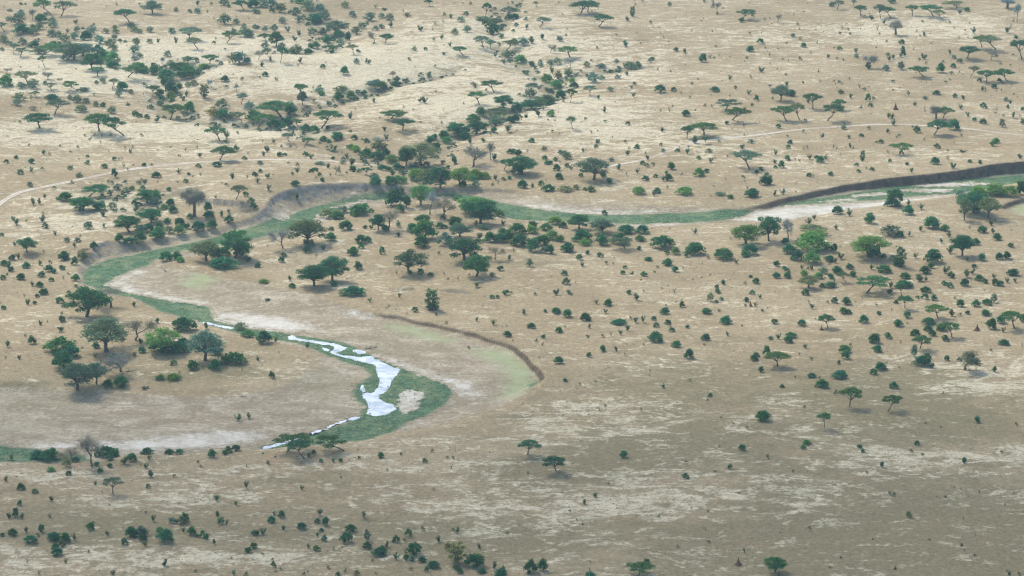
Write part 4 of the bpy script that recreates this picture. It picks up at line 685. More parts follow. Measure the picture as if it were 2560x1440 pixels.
S 445 70 55;S 565 60 40;S 590 70 30;S 230 72 30;B 1170 65 55;S 1240 120 60;S 1625 45 35;B 2055 55 65;g 1985 140 75 90;B 2045 150 40;B 2095 125 45;B 2400 65 55;S 2480 105 40;B 2345 140 60;M 2385 185 40 55;S 2435 185 40;B 960 180 90 70;S 845 160 40;S 1540 180 20;B 1700 195 55 65;B 1525 265 95 65;S 935 250 40;S 125 262 45;B 333 245 40;B 440 258 90 55;B 550 295 90 80;B 735 330 105 80;S 775 330 40;B 195 405 80 55;B 470 450 75 55;S 530 400 35;S 770 400 38;B 1065 370 150 55;S 1235 345 45;S 1310 345 40 70;B 1420 325 55;B 1440 395 60;B 1560 370 65;B 1600 440 55;B 1755 405 45;B 2140 365 120 85;B 1945 265 90 60;B 2068 240 35;B 2505 240 38;B 1430 545 150 110;B 1640 595 95 65;B 1935 525 90 65;S 2155 475 38;S 1155 430 45;S 990 480 35 50;S 1085 468 40;S 905 490 30;B 755 500 38;B 315 505 48;S 245 535 30;S 305 580 35;B 905 640 65 60;B 770 695 55 50;S 570 665 20;S 1130 675 28;S 1315 575 25;B 465 760 90 75;B 1775 710 90 95;B 2415 730 75 55;B 2440 690 60;B 2545 690 70 110;B 530 940 45;S 680 970 28;S 1380 840 30;S 1515 1000 40;B 2490 845 55 60;B 1985 1090 50;B 2510 1335 150 105;S 880 1235 35;S 1045 635 40;S 1780 930 30;S 110 1170 20
@1920 720
U 975 55 330 185;B 380 75 75 65;B 665 155 68 60;B 785 170 95 80;S 410 150 30;S 440 210 45;S 595 150 25;S 875 145 20;S 1087 180 22;B 1220 60 60;S 1235 225 25;U 1335 80 120 150;U 1368 200 145 145;B 1280 160 50;B 1575 50 95 60;B 1570 115 75 60;B 1495 105 40;B 1660 125 68 60;S 1868 110 32;B 1920 190 80 75;B 2078 190 80 75;B 2190 175 90 65;g 2260 150 65 100;P 1468 205 10 40;U 1703 305 220 150;B 1390 305 68 68;B 1108 272 48;B 750 262 80 65;B 800 262 65 50;U 603 405 155 150;M 537 420 45 45;B 62 362 65;B 338 382 80 65;B 955 352 95 78;B 1300 390 85 70;B 1605 372 130 70;B 1600 435 85 60;B 1640 482 80 60;B 1475 480 90 65;U 1520 605 190 155;U 1853 505 190 170;B 1735 432 95 75;B 1772 535 70 65;S 1835 280 60;S 1920 280 35;B 1998 265 50;B 2175 280 80 60;S 2235 270 25;M 2092 425 75 62;B 2232 415 100 105;U 2468 405 230 190;B 2325 355 95 80;B 2550 350 60 70;B 2362 575 100 60;S 2355 440 40;B 2230 630 32;B 25 520 45;S 105 510 48;B 230 500 105 55;B 203 550 90 70;U 100 795 240 170;S 375 605 40 50;S 315 670 30;S 430 720 35;S 710 765 38;S 825 580 30;B 770 660 125 85;B 775 715 80 90;B 1065 555 110 95;B 1200 510 72 65;B 1090 645 90 70;S 1330 560 28;g 1462 690 65 115;B 1595 710 70 55;B 1540 790 165 100;B 1642 805 50 50;B 1790 730 55 55;B 1915 735 50;n 1960 820 230 190;B 2265 842 48 58;B 1122 825 120 80;B 1055 868 68 60;B 715 912 150 80;B 440 900 85 45;S 515 910 28;B 545 1005 128 88;B 140 1000 48;B 677 1070 38 50;U 810 1185 215 225;U 1193 1235 190 180;B 1255 1008 85 72;U 568 1395 125 180;B 2090 1350 60 65;S 1748 1060 32;S 1030 1000 18;S 1185 755 20;S 1432 775 15;S 270 895 20;S 2540 585 30;S 1315 805 20
@0 1080
B 380 275 120 85;B 500 290 190 120;N 720 300 230 130;N 920 345 230 320;B 1060 260 220 100;B 1140 260 110;B 1095 285 80;g 760 310 80;y 665 355 90 100;P 745 400 30 60;B 970 345 60 45;B 1100 360 55 45;B 1005 415 62 52;b 510 400 80 45;B 690 435 58 45;B 1320 295 100 80;S 1245 320 70;S 110 280 50;B 1470 230 120 65;B 1690 225 95 58;B 1795 222 85 55;B 2120 260 85 90;B 2245 230 60;B 2285 210 75 65;B 2360 190 85 65;S 1490 275 45;S 1460 365 45;S 1410 335 25;S 1980 310 28;S 2010 355 30;S 2470 355 35;S 1505 450 60;S 1740 450 32;u 1130 615 170 190;B 210 585 80 65;B 350 615 65 45;S 65 495 45;S 955 530 40;B 1480 565 48 40;S 515 690 40;B 200 740 48 55;B 155 855 70 95;S 90 865 45;S 220 865 45;S 497 855 38;P 1490 720 25 95;S 2170 690 55 60;S 2360 735 40;S 1790 730 30;S 2465 560 50 70;B 905 985 80 75;S 935 915 25;B 130 1040 95 70;B 25 1045 45;S 262 1000 48;B 412 1010 60 80;S 378 1045 35;B 310 1120 125 85;B 545 1095 140 85;B 650 1110 100 95;B 620 1155 70;S 742 1080 48 70;B 570 1245 110 85;B 555 1190 80 70;B 1310 1055 120 100;B 1400 1020 90 60;g 1420 1050 130;B 1430 1090 85 60;B 1245 1130 65 65;B 1655 1115 150 130;b 1595 1000 90 50;S 1535 895 45 65;B 1850 900 75 90;g 1830 930 110;g 1720 920 80;S 1770 910 40;S 2180 855 50;B 2210 925 65 75;S 2265 925 40;B 1920 1040 90 95;B 2025 1055 48 70;B 1980 1055 45;B 2065 1080 60 60;S 1835 1005 42;S 2140 1120 38 50;S 1075 1035 40;S 1455 1140 50;B 2545 1035 70;B 2535 1165 70;B 2485 1210 70 55;S 1645 1340 60;S 2340 1435 45;S 1955 1405 28;S 390 1425 35;S 890 1210 30;S 660 1310 40;S 1130 1440 50;S 2460 1430 35
@640 1080
U 490 275 210 200;U 315 190 350 205;U 888 185 300 185;B 1250 262 75 55;B 1030 270 35;B 850 300 45;S 775 305 38;B 650 308 45;S 530 260 45;B 578 220 50;S 195 258 25;S 118 325 38;B 1688 310 52 45;S 1915 265 28;S 1970 268 28;S 1950 365 38;P 1995 200 30 60;S 1450 235 30;S 2338 210 18;S 310 220 30;S 70 220 20;B 255 860 75 75;B 158 912 85 70;S 185 830 40;S 640 830 55;B 615 915 62 48;B 695 940 65 90;B 458 978 95 65;B 655 1000 48;S 275 980 40;B 945 1005 105 78;B 905 1115 115 108;B 683 1095 60 60;S 617 1045 40;g 1110 1095 70 110;B 1115 1172 90 72;B 1230 1245 140 75;B 1265 1200 75;S 1305 1155 50;B 605 1190 68 55;S 775 1180 35;S 525 1165 40;B 1398 1105 70 65;B 1527 1050 70 78;S 1485 1090 30;B 1580 1240 150 125;B 1500 1285 60 60;B 1562 1295 58;B 1660 1305 85 55;S 1405 1275 65;B 1775 1368 120 70;B 1710 1400 45 60;Y 2010 1310 160 210;y 1920 1190 70 90;B 2190 1365 185 140;g 2000 1385 80 70;B 2033 1418 65 60;B 2255 1418 90 50;B 2465 1425 75 75;B 2450 1470 120;S 2230 1165 42;S 2010 1015 50 65;S 1825 1100 55;S 2380 1370 55 70;S 1665 980 35;S 1075 855 50;B 175 1355 48 60;S 165 1285 28;S 15 1030 45;S 720 1370 35;S 895 1410 28 50;B 820 1440 50;y 1010 1440 60 65;S 480 1430 35;S 68 1228 22;S 455 575 40;S 1550 1380 35;S 200 1405 25;S 70 1025 55;S 860 1160 20
@1280 1080
U 150 222 205 185;U 450 398 240 180;B 1118 262 80 72;B 2300 190 68 68;B 2178 370 45 52;S 1743 310 28;B 1735 470 68 55;B 2555 275 30 50;S 832 655 45;S 1962 800 22;S 2262 620 25;B 185 1420 130 140;B 308 1395 95 120;B 780 1450 100 50;U 1265 1450 270 150;B 1345 1340 75 70;M 2262 1330 85 70;S 2318 1205 28 50;S 1655 1155 30;S 783 1305 25;S 780 1390 35;S 645 880 20;S 720 725 45;S 685 105 18
@1920 1080
B 355 172 55;b 385 128 85 45;B 915 165 55 42;B 948 205 40;B 1488 132 48 45;S 1433 198 32;B 1960 318 48 60;S 1255 640 38;S 1215 630 35;g 1405 860 60 60;S 412 970 32;M 728 1262 30 32;M 1272 1375 40 42;M 1937 1140 42 38;M 1048 1075 25 25;M 2112 605 15 35;S 1958 1195 28;T 75 1410 190 175;S 2385 1400 30;S 2415 1440 45;S 1775 660 28;S 1690 655 22;S 1140 350 50;S 985 415 28;S 1925 575 22;S 2460 620 28;S 250 400 25;S 2335 210 28;S 2065 1240 25
'''

# ------------------------------------------------------------------ plants: unit width, built once per variant
def norm_xy(*mbs):
    """scale so that the crown is one unit wide"""
    V = np.concatenate(mbs[-1].V)
    w = max(np.ptp(V[:, 0]), np.ptp(V[:, 1]))
    return 1.0 / w
def finish(tr, cr, nm, H, sparse=False):
    VT, FT = tr.arrays()
    VC, FC = cr.arrays()
    s = 2.0 / (np.ptp(VC[:, 0]) + np.ptp(VC[:, 1])); zt = H / max(VC[:, 2].max(), VT[:, 2].max())
    for V in (VT, VC): V[:, :2] *= s; V[:, 2] *= zt
    return mesh_from(nm + '_trunk', VT, FT, [MAT_BARK], True), mesh_from(nm + '_crown', VC, FC, [MAT_LEAF])
def acacia(seed, dense=1.0):
    r = np.random.default_rng(seed); tr, cr = MB(), MB()
    lean = r.normal(size=2) * .10
    fk = np.array([lean[0], lean[1], r.uniform(.26, .36)])
    tr.tube(np.concatenate([bend((0, 0, -.03), fk, r, 3, .05)]), [.030, .024, .020, .018], 7)
    np_ = r.integers(8, 12); ph = r.random() * 6.28
    off = lean * 1.2
    pads = []
    for i in range(np_):
        a = ph + i * 2.399; rad = .37 * math.sqrt((i + .4) / np_)
        z = .66 - 1.15 * rad ** 2 + r.normal() * .02
        pads.append((off[0] + rad * math.cos(a), off[1] + rad * math.sin(a), z, r.uniform(.12, .18)))
    for i, (x, y, z, pr) in enumerate(pads):
        if i % 2 == 0 or i > np_ - 4:
            mid = fk + (np.array([x, y, z]) - fk) * .5 + np.array([0, 0, .03]); 
            tr.tube(np.concatenate([bend(fk, mid, r, 2, .08), bend(mid, (x, y, z - .02), r, 2, .1)[1:]]), [.015, .012, .009, .006, .003], 5)
            for q in range(2):
                e = np.array([x, y, z]) + r.normal(size=3) * (.09, .09, .01)
                tr.tube(bend(mid, e, r, 2, .1), [.007, .004, .002], 4)
        n = int(260 * dense * (pr / .15) ** 2)
        cr.blob((x, y, z), (pr, pr, pr * .60), n, .022, r, low=-.6, fill=.5)
    return finish(tr, cr, 'acacia', .74)
def round_tree(seed, dense=1.0, squat=1.0):
    r = np.random.default_rng(seed); tr, cr = MB(), MB()
    fk = np.array([*(r.normal(size=2) * .03), r.uniform(.17, .24)])
    tr.tube(bend((0, 0, -.03), fk, r, 3, .05), [.042, .034, .030, .028], 7)
    n = r.integers(13, 18); ph = r.random() * 6.28
    for i in range(n):
        a = ph + i * 2.399; u = (i + .5) / n
        rad = .36 * math.sqrt(1 - (u - .35) ** 2 * 1.6) * r.uniform(.55, 1.05); z = .33 + .42 * u + r.normal() * .03
        if u > .8: rad *= .5
        c = np.array([rad * math.cos(a), rad * math.sin(a), z]); pr = r.uniform(.12, .20)
        mid = fk + (c - fk) * .45 + np.array([0, 0, .04])
        tr.tube(np.concatenate([bend(fk, mid, r, 2, .08), bend(mid, c, r, 2, .1)[1:]]), [.020, .015, .011, .007, .003], 5)
        for q in range(2 if dense > .8 else 4):
            e = c + r.normal(size=3) * pr * .6
            tr.tube(bend(mid * .4 + c * .6, e, r, 2, .1), [.006, .004, .0015], 4)
        cr.blob(c, (pr, pr, pr * .72), int(210 * dense * (pr / .15) ** 2), .0225, r, low=-.75, fill=.45)
    return finish(tr, cr, 'tree', .82)
def bare_tree(seed, leafy=0.0):
    r = np.random.default_rng(seed); tr, cr = MB(), MB()
    def grow(p, d, L, rad, lv):
        e = p + d * L
        tr.tube(bend(p, e, r, 3, .10), [rad, rad * .85, rad * .7, rad * .6], 6 if lv < 2 else 4)
        if lv == 4:
            return
        for k in range(3 if lv < 3 else 3):
            nd = d + r.normal(size=3) * (.62 if lv else .75); nd[2] = nd[2] * .7 + .22
            nd /= np.linalg.norm(nd)
            grow(e, nd, L * r.uniform(.60, .82), rad * .58, lv + 1)
        if lv >= 2:
            n = 60
            P = e + r.normal(size=(n, 3)) * L * .5
            cr.leaves(P, r.normal(size=(n, 3)), L * .38, r, .075)
            if leafy: cr.leaves(P[:int(n * leafy)], r.normal(size=(int(n * leafy), 3)), .02, r)
    grow(np.array([0, 0, -.03]), np.array([r.normal() * .1, r.normal() * .1, 1.0]), .30, .034, 0)
    return finish(tr, cr, 'bare', .85)
def baobab(seed):
    r = np.random.default_rng(seed); tr, cr = MB(), MB()
    tr.tube([(0, 0, -.04), (.01, 0, .05), (.0, .01, .22), (-.01, 0, .45), (0, 0, .60), (.01, .01, .68)], [.115, .085, .074, .068, .062, .045], 12)
    def grow(p, d, L, rad, lv):
        e = p + d * L
        tr.tube(bend(p, e, r, 3, .12), [rad, rad * .75, rad * .6, rad * .5], 6 if lv < 1 else 4)
        if lv == 4: return
        for k in range(3):
            nd = d + r.normal(size=3) * .7; nd[2] = nd[2] * .6 + .2; nd /= np.linalg.norm(nd)
            grow(e, nd, L * r.uniform(.55, .75), rad * .5, lv + 1)
        if lv >= 1:
            P = e + r.normal(size=(36, 3)) * L * .8
            cr.leaves(P, r.normal(size=(36, 3)), L * .5, r, .06)
    for k in range(8):
        a = k * 2.4 + r.random(); up = r.uniform(.15, 1.2)
        d = np.array([math.cos(a), math.sin(a), up]); d /= np.linalg.norm(d)
        grow(np.array([0, 0, .5 + .16 * r.random()]), d, r.uniform(.20, .30), .036, 0)
    return finish(tr, cr, 'baobab', 1.05)
def bush(seed, n=12, per=85, leaf=.045, low=-.3, h=.72, sparse=False):
    r = np.random.default_rng(seed); cr = MB()
    ph = r.random() * 6.28
    sx, sy = r.uniform(.85, 1.15), r.uniform(.85, 1.1)
    for i in range(n):
        a = ph + i * 2.399; u = (i + .5) / n
        rad = .30 * math.sqrt(max(.02, 1 - u ** 1.6)) * r.uniform(.6, 1.12); z = .12 + .42 * u * r.uniform(.75, 1.15)
        pr = r.uniform(.13, .22)
        cr.blob((rad * sx * math.cos(a), rad * sy * math.sin(a), z), (pr, pr, pr * .85), int(per * r.uniform(.7, 1.2)), leaf, r, low=-.8, fill=.5 if sparse else .4)
    if sparse:
        for i in range(7):
            a = r.random() * 6.28; e = np.array([.32 * math.cos(a), .32 * math.sin(a), r.uniform(.3, .6)])
            cr.tube(bend((0, 0, 0), e, r, 2, .1), [.012, .008, .003], 4)
    V, F = cr.arrays()
    V[:, 2] = np.maximum(V[:, 2], -.02)
    V[:, :2] *= 2.0 / (np.ptp(V[:, 0]) + np.ptp(V[:, 1])); V[:, 2] *= h / V[:, 2].max()
    return mesh_from('bush', V, F, [MAT_LEAF])
def scrub(seed, per=18):
    r = np.random.default_rng(seed); cr = MB()
    for i in range(8):
        a = r.random() * 6.28; o = r.uniform(.05, .42)
        e = np.array([o * math.cos(a), o * math.sin(a), r.uniform(.45, 1.0)])
        cr.tube(bend((0, 0, -.03), e, r, 2, .08), [.016, .011, .004], 3)
        for t in (.45, .75, 1.0):
            c = e * t * (1, 1, .95)
            cr.blob(c, (.15, .15, .14), per, .062, r, fill=.6)
    V, F = cr.arrays(); V[:, 2] = np.maximum(V[:, 2], -.03)
    V[:, :2] *= 2.0 / (np.ptp(V[:, 0]) + np.ptp(V[:, 1])); V[:, 2] *= 1.0 / V[:, 2].max()
    return mesh_from('scrub', V, F, [MAT_LEAF])
def column(seed, narrow=True):
    """tall bush: narrow foot, clumps climbing a few stems"""
    r = np.random.default_rng(seed); tr, cr = MB(), MB()
    for k in range(4):
        a = r.random() * 6.28; e = np.array([.22 * math.cos(a), .22 * math.sin(a), r.uniform(1.1, 1.6)])
        tr.tube(bend((r.normal() * .04, r.normal() * .04, -.04), e, r, 4, .06), [.045, .038, .03, .02, .01], 5)
    for i in range(20):
        u = (i + .5) / 20; a = i * 2.399
        rad = (.12 + .26 * math.sin(math.pi * (.15 + .75 * u))) * r.uniform(.5, 1)
        pr = r.uniform(.13, .2)
        cr.blob((rad * math.cos(a), rad * math.sin(a), .18 + 1.4 * u), (pr, pr, pr), 60, .05, r, fill=.45)
    return finish(tr, cr, 'column', 1.7)
def mound(seed):
    r = np.random.default_rng(seed); mb = MB()
    prof = [(0, .5), (.10, .44), (.22, .34), (.40, .24), (.62, .17), (.85, .10), (1.05, .05), (1.15, .01)]
    S = 11; V = []
    f = 1 + .22 * r.normal(size=S)
    for z, q in prof:
        for j in range(S):
            a = j / S * 6.283
            k = q * (f[j] * (1 - z * .4) + .12 * r.normal())
            V.append((k * math.cos(a) + .05 * z * r.normal(), k * math.sin(a), z + .02 * r.normal() - (.06 if z == 0 else 0)))
    Q = [(i * S + j, i * S + (j + 1) % S, (i + 1) * S + (j + 1) % S, (i + 1) * S + j) for i in range(len(prof) - 1) for j in range(S)]
    mb.add(V, Q)
    for k in range(3):
        a = r.random() * 6.28; x, y = .24 * math.cos(a), .24 * math.sin(a)
        mb.tube([(x, y, 0), (x * .9, y * .9, .25), (x * .8, y * .8, r.uniform(.4, .65))], [.13, .09, .015], 7)
    return mb.build('termite_mound', MAT_MOUND)
def log(seed):
    r = np.random.default_rng(seed); mb = MB()
    p = bend((-.5, 0, .05), (.5, .05, .08), r, 6, .05)
    mb.tube(p, [.05, .045, .04, .036, .03, .024, .012], 7)
    for k in range(7):
        q = p[r.integers(1, 6)]; e = q + np.array([r.uniform(-.05, .3), r.normal() * .2, r.uniform(.05, .38)])
        mb.tube(bend(q, e, r, 3, .12), [.022, .016, .01, .004], 5)
    return mb.build('fallen_log', MAT_DEAD)
def snag(seed):
    r = np.random.default_rng(seed); mb = MB()
    f = np.array([0, 0, .25])
    mb.tube(bend((0, 0, -.04), f, r, 2, .04), [.045, .04, .036], 6)
    for sx in (-1, 1):
        e = np.array([sx * .16, r.normal() * .05, r.uniform(.9, 1.0)])
        mb.tube(bend(f, e, r, 4, .05), [.034, .028, .024, .018, .008], 6)
        mb.tube(bend(f * .4 + e * .6, e + np.array([sx * .12, 0, -.08]), r, 2, .1), [.012, .008, .003], 4)
    return mb.build('snag', MAT_DEAD)

PROTO = {
 'U': [acacia(100 + i, 1.05) for i in range(9)],
 'u': [acacia(140 + i, .62) for i in range(5)],
 'T': [round_tree(200 + i, 1.15) for i in range(6)],
 't': [round_tree(220 + i, .85) for i in range(5)],
 'F': [round_tree(240 + i, 1.0) for i in range(3)],
 'N': [bare_tree(300 + i) for i in range(4)],
 'n': [bare_tree(320, .5)],
 'K': [baobab(340 + i) for i in range(3)],
 'V': [column(360 + i) for i in range(3)],
 'Y': [column(370 + i) for i in range(2)],
 'B': [bush(400 + i) for i in range(10)],
 'C': [bush(420 + i, 8, 60, .06) for i in range(8)],
 'b': [bush(440 + i, 13, 80, .042) for i in range(5)],
 'g': [bush(460 + i, 11, 44, .045, sparse=True) for i in range(8)],
 'y': [bush(480 + i, 11, 55, .045, sparse=True) for i in range(4)],
 'S': [scrub(500 + i) for i in range(10)],
 'M': [mound(600 + i) for i in range(4)],
 'L': [log(620 + i) for i in range(3)],
 'P': [snag(640 + i) for i in range(3)]}
HN = {'U': .74, 'u': .74, 'T': .82, 't': .82, 'F': .82, 'N': .85, 'n': .85, 'K': 1.05, 'V': 1.7, 'Y': 1.7, 'B': .72, 'C': .72, 'b': .72, 'g': .72, 'y': .72, 'S': 1.0, 'M': 1.15, 'L': .4, 'P': 1.0}
TINT = {'U': (.050, .135, .060), 'u': (.090, .142, .098), 'T': (.034, .130, .060), 't': (.092, .150, .105), 'F': (.115, .230, .062), 'N': (.19, .195, .20), 'n': (.09, .12, .09),
 'K': (.17, .175, .18), 'V': (.042, .125, .062), 'Y': (.180, .165, .050), 'B': (.032, .132, .060), 'C': (.040, .134, .062), 'b': (.090, .215, .062), 'g': (.090, .150, .108), 'y': (.155, .155, .070), 'S': (.088, .138, .080)}
NAME = {'U': 'umbrella_acacia', 'u': 'umbrella_acacia', 'T': 'broad_crowned_tree', 't': 'broad_crowned_tree', 'F': 'broad_crowned_tree', 'N': 'bare_tree', 'n': 'bare_tree', 'K': 'baobab_tree',
 'V': 'columnar_tree', 'Y': 'columnar_tree', 'B': 'round_bush', 'C': 'small_bush', 'b': 'bright_bush', 'g': 'grey_bush', 'y': 'brown_bush', 'S': 'scrub', 'M': 'termite_mound', 'L': 'fallen_log', 'P': 'dead_snag'}
CAT = {'U': 'acacia tree', 'u': 'acacia tree', 'T': 'tree', 't': 'tree', 'F': 'tree', 'N': 'bare tree', 'n': 'bare tree', 'K': 'baobab', 'V': 'tree', 'Y': 'tree', 'B': 'bush', 'C': 'small bush', 'b': 'bright bush', 'g': 'grey bush', 'y': 'brown bush', 'S': 'scrub', 'M': 'termite mound', 'L': 'log', 'P': 'snag'}
LOOK = {'U': 'flat-topped green umbrella acacia', 'u': 'grey-green thin-leaved umbrella acacia', 'T': 'dark green round-crowned tree', 't': 'grey-green spreading tree', 'F': 'fresh light green tree', 'N': 'leafless grey tree', 'n': 'half-bare forked tree',
 'K': 'thick-trunked leafless baobab', 'V': 'narrow upright dark green tree', 'Y': 'upright yellow-brown tree', 'B': 'round dark green bush', 'C': 'small dark green bush', 'b': 'fresh bright green bush', 'g': 'grey-green open bush', 'y': 'yellowish brown bush', 'S': 'thin olive scrub', 'M': 'reddish termite mound', 'L': 'fallen dead log', 'P': 'bare forked dead trunk'}
GROUP = {'U': 'umbrella acacias of the savanna', 'T': 'broad-crowned trees near the river', 'N': 'leafless trees', 'K': 'baobabs', 'V': 'upright narrow trees', 'B': 'round dark bushes', 'C': 'small dark bushes', 'b': 'bright green bushes', 'g': 'grey-green bushes', 'y': 'brown bushes', 'S': 'scrub dotting the plain', 'M': 'termite mounds', 'L': 'fallen logs', 'P': 'dead snags'}
for a, b in (('u', 'U'), ('t', 'T'), ('F', 'T'), ('n', 'N'), ('Y', 'V')): GROUP[a] = GROUP[b]

# ------------------------------------------------------------------ where they stand: kind, x, y of the foot, width, height (quarter photo pixels within a block)
items = []
ox = oy = 0
for line in PLANTS.strip().splitlines():
    if line[0] == '@':
        ox, oy = map(int, line[1:].split()); continue
    for e in line.split(';'):
        p = e.split(); v = [float(q) for q in p[1:]]
        items.append([p[0], ox + v[0] / 4, oy + v[1] / 4, v[2] / 4, v[3] / 4 if len(v) > 3 else None])
DEF_H = {'B': .78, 'b': .72, 'g': .78, 'y': .8, 'S': 1.15}
bs_ = sorted([it for it in items if it[0] == 'B'], key=lambda q: -q[3])
for it in bs_[300:]: it[0] = 'C'
cs_ = bs_[600:]
ss_ = sorted([it for it in items if it[0] == 'S'], key=lambda q: -q[3])
MASS = {id(it) for it in ss_[300:]} | {id(it) for it in cs_}
PXA = np.array([it[1] for it in items]); PYA = np.array([it[2] for it in items])
GXA, GYA, GZA, GRA = on_ground(PXA, PYA)

TRK = [(0,507),(60,476),(220,445),(460,408),(640,400),(860,406),(945,414),(1500,420),(1600,402),(1720,361),(1830,345),(2010,322),(2200,310),(2400,320),(2560,338)]
RIV = [(0,720),(195,690),(240,640),(330,625),(560,595),(640,575),(750,530),(900,505),(1060,485),(1200,490),(1300,525),(1450,542),(1700,548),(1900,530),(2100,500),(2300,478),(2560,455)]
def band(x, y):
    yt = np.interp(x, *zip(*TRK)); yr = np.interp(x, *zip(*RIV))
    if y < 70: return 'near the top edge'
    if y < 150: return 'on the farthest rise'
    if y < 230: return 'on the far plain'
    if y < yt:
        if x < 950: return 'above the curving dirt track' if y > 320 else 'on the far slope'
        if x > 1500: return 'just above the straighter dirt track' if y > 280 else 'on the far slope'
        return 'above the central thicket' if y < 330 else 'around the central thicket'
    if y < yr:
        if x < 950: return 'between curving track and cliff bend'
        if x > 1500: return 'between straight track and far bank'
        return 'on the far bank at mid river'
    if y < 600: return 'on the near bank of upper river'
    if y < 660: return 'below the upper river'
    if y < 720: return 'on the flat inside the bend'
    if y < 790: return 'level with the first bend'
    if y < 860: return 'level with the uppermost stream'
    if y < 940: return 'level with the narrow pool'
    if y < 1050: return 'level with the wide pool'
    if y < 1150: return 'along the lowest river reach'
    if y < 1250: return 'on the streaky foreground'
    if y < 1340: return 'in the lower foreground'
    return 'along the bottom edge'
COLS = ['far left', 'left', 'middle left', 'centre left', 'centre right', 'middle right', 'right', 'far right']
ORD = ['', 'second', 'third', 'fourth', 'fifth', 'sixth', 'seventh', 'eighth', 'ninth', 'tenth', 'eleventh', 'twelfth', 'thirteenth', 'fourteenth', 'fifteenth', 'sixteenth', 'seventeenth', 'eighteenth', 'nineteenth', 'twentieth'] + ['twenty-' + q for q in ('first', 'second', 'third', 'fourth', 'fifth', 'sixth', 'seventh', 'eighth', 'ninth')]
HAND = {('K',486,541): 'tall leafless baobab with thick grey trunk above the cliff bend', ('K',2239,87): 'dark baobab standing alone on the far plain at right', ('K',2519,21): 'baobab cut by the top edge near the corner',
 ('K',2340,297): 'leafless baobab beside an acacia above the right dirt track', ('T',217,792): 'largest dark green tree alone beside the left river bend', ('t',265,880): 'big grey-green tree above the dark bushes inside the left bend',
 ('F',2172,642): 'wide yellow-green tree over dark bushes on the right flat', ('F',1868,611): 'light green tree with clear forked trunk on near bank', ('T',1202,560): 'large green tree with several stems on near bank at centre', ('F',1185,532): 'yellow-green canopy behind the many-stemmed tree at centre',
 ('F',1152,462): 'pale fresh green tree on the far bank at mid river', ('F',1054,512): 'pale light green tree where the cliff meets the thicket', ('F',405,882): 'bright green domed tree inside the lower left bend', ('U',2164,734): 'broad dark green spreading acacia low to the ground on right plain',
 ('U',719,1128): 'widest umbrella acacia leaning over the lower stream', ('U',762,1149): 'leaning acacia in front of the widest one by the stream', ('U',862,1126): 'black-green flat acacia beside the green lower river bed', ('U',1392,1180): 'umbrella acacia alone on greenish grass below the river bend', ('U',1318,1136): 'slender umbrella acacia just below the river bend',
 ('t',1052,414): 'huge grey-green dome-crowned tree above the thicket', ('t',1022,685): 'grey-green spreading tree alone on the flat at centre', ('T',1162,651): 'dark green tree on a single trunk at centre flat', ('n',2410,925): 'forked half-bare tree with leaves on one limb at right',
 ('V',1080,775): 'creeper-covered upright tree stump on the centre plain', ('T',1939,1432): 'drooping dark tree near the bottom edge at right', ('N',230,1166): 'tall grey leafless tree on the near river bank at left', ('L',928,872): 'dark driftwood snag stranded beside the stream', ('L',328,929): 'pale fallen branch under the grey bush at left', ('L',608,992): 'dark log lying on the pale river flat',
 ('M',1845,1412): 'largest reddish termite mound near the bottom edge', ('M',2443,826): 'dark pointed termite mound among bushes on the right', ('Y',511,245): 'yellow-brown vase-shaped tree alone on the far slope', ('Y',1142,1407): 'yellow-brown vase-shaped tree near the bottom edge', ('t',195,975): 'grey-green forked tree at the edge of the pale flat',
 ('V',2251,667): 'narrow upright green tree on the right flat', ('V',1581,41): 'narrow upright bush alone on the far plain', ('V',2156,404): 'narrow upright bush just above the far cliff bank at right'}
cells = {}
for k, it in enumerate(items):
    if id(it) in MASS: continue
    cells.setdefault((LOOK[it[0]], band(it[1], it[2]), min(7, max(0, int(it[1] // 320)))), []).append(k)
LABEL = {}
for (lk, bd, c), ks in cells.items():
    ks.sort(key=lambda k: (items[k][1], items[k][2]))
    for j, k in enumerate(ks):
        it = items[k]
        if len(ks) == 1: LABEL[k] = f'{lk} {bd}, {COLS[c]}'
        elif j == 0: LABEL[k] = f'{lk} {bd}, {COLS[c]}, leftmost there'
        elif j == len(ks) - 1: LABEL[k] = f'{lk} {bd}, {COLS[c]}, rightmost there'
        else: LABEL[k] = f'{lk} {bd}, {COLS[c]}, {ORD[min(j, 28)]} from left'
for (kd, hx, hy), t in HAND.items():
    best = min((k for k in range(len(items)) if items[k][0] == kd), key=lambda k: (items[k][1] - hx) ** 2 + (items[k][2] - hy) ** 2)
    LABEL[best] = t

TREES = set('UuTtFNnKVY')
pr = random.Random(11)
mass_v, mass_f, mass_n = [], [], 0
def tint(kd):
    c = TINT.get(kd, (1, 1, 1)); f = pr.uniform(.75, 1.5); w = pr.uniform(-.25, .35)
    return (c[0] * f * (1 + w), c[1] * f, c[2] * f * (1 - w), 1)
def add_mass(me, loc, rz, s):
    global mass_n
    n = len(me.vertices); V = np.zeros(n * 3); me.vertices.foreach_get('co', V); V = V.reshape(-1, 3) * s
    c, q = math.cos(rz), math.sin(rz)
    V = np.stack([V[:, 0] * c - V[:, 1] * q, V[:, 0] * q + V[:, 1] * c, V[:, 2]], 1) + np.array(loc)
    F = [list(p.vertices) for p in me.polygons]
    mass_v.append(V); mass_f.extend([[i + mass_n for i in f] for f in F]); mass_n += n
LOWPOLY = [bush(700 + i, 5, 14, .11, h=.85) for i in range(3)] + [scrub(720 + i, 3) for i in range(3)]
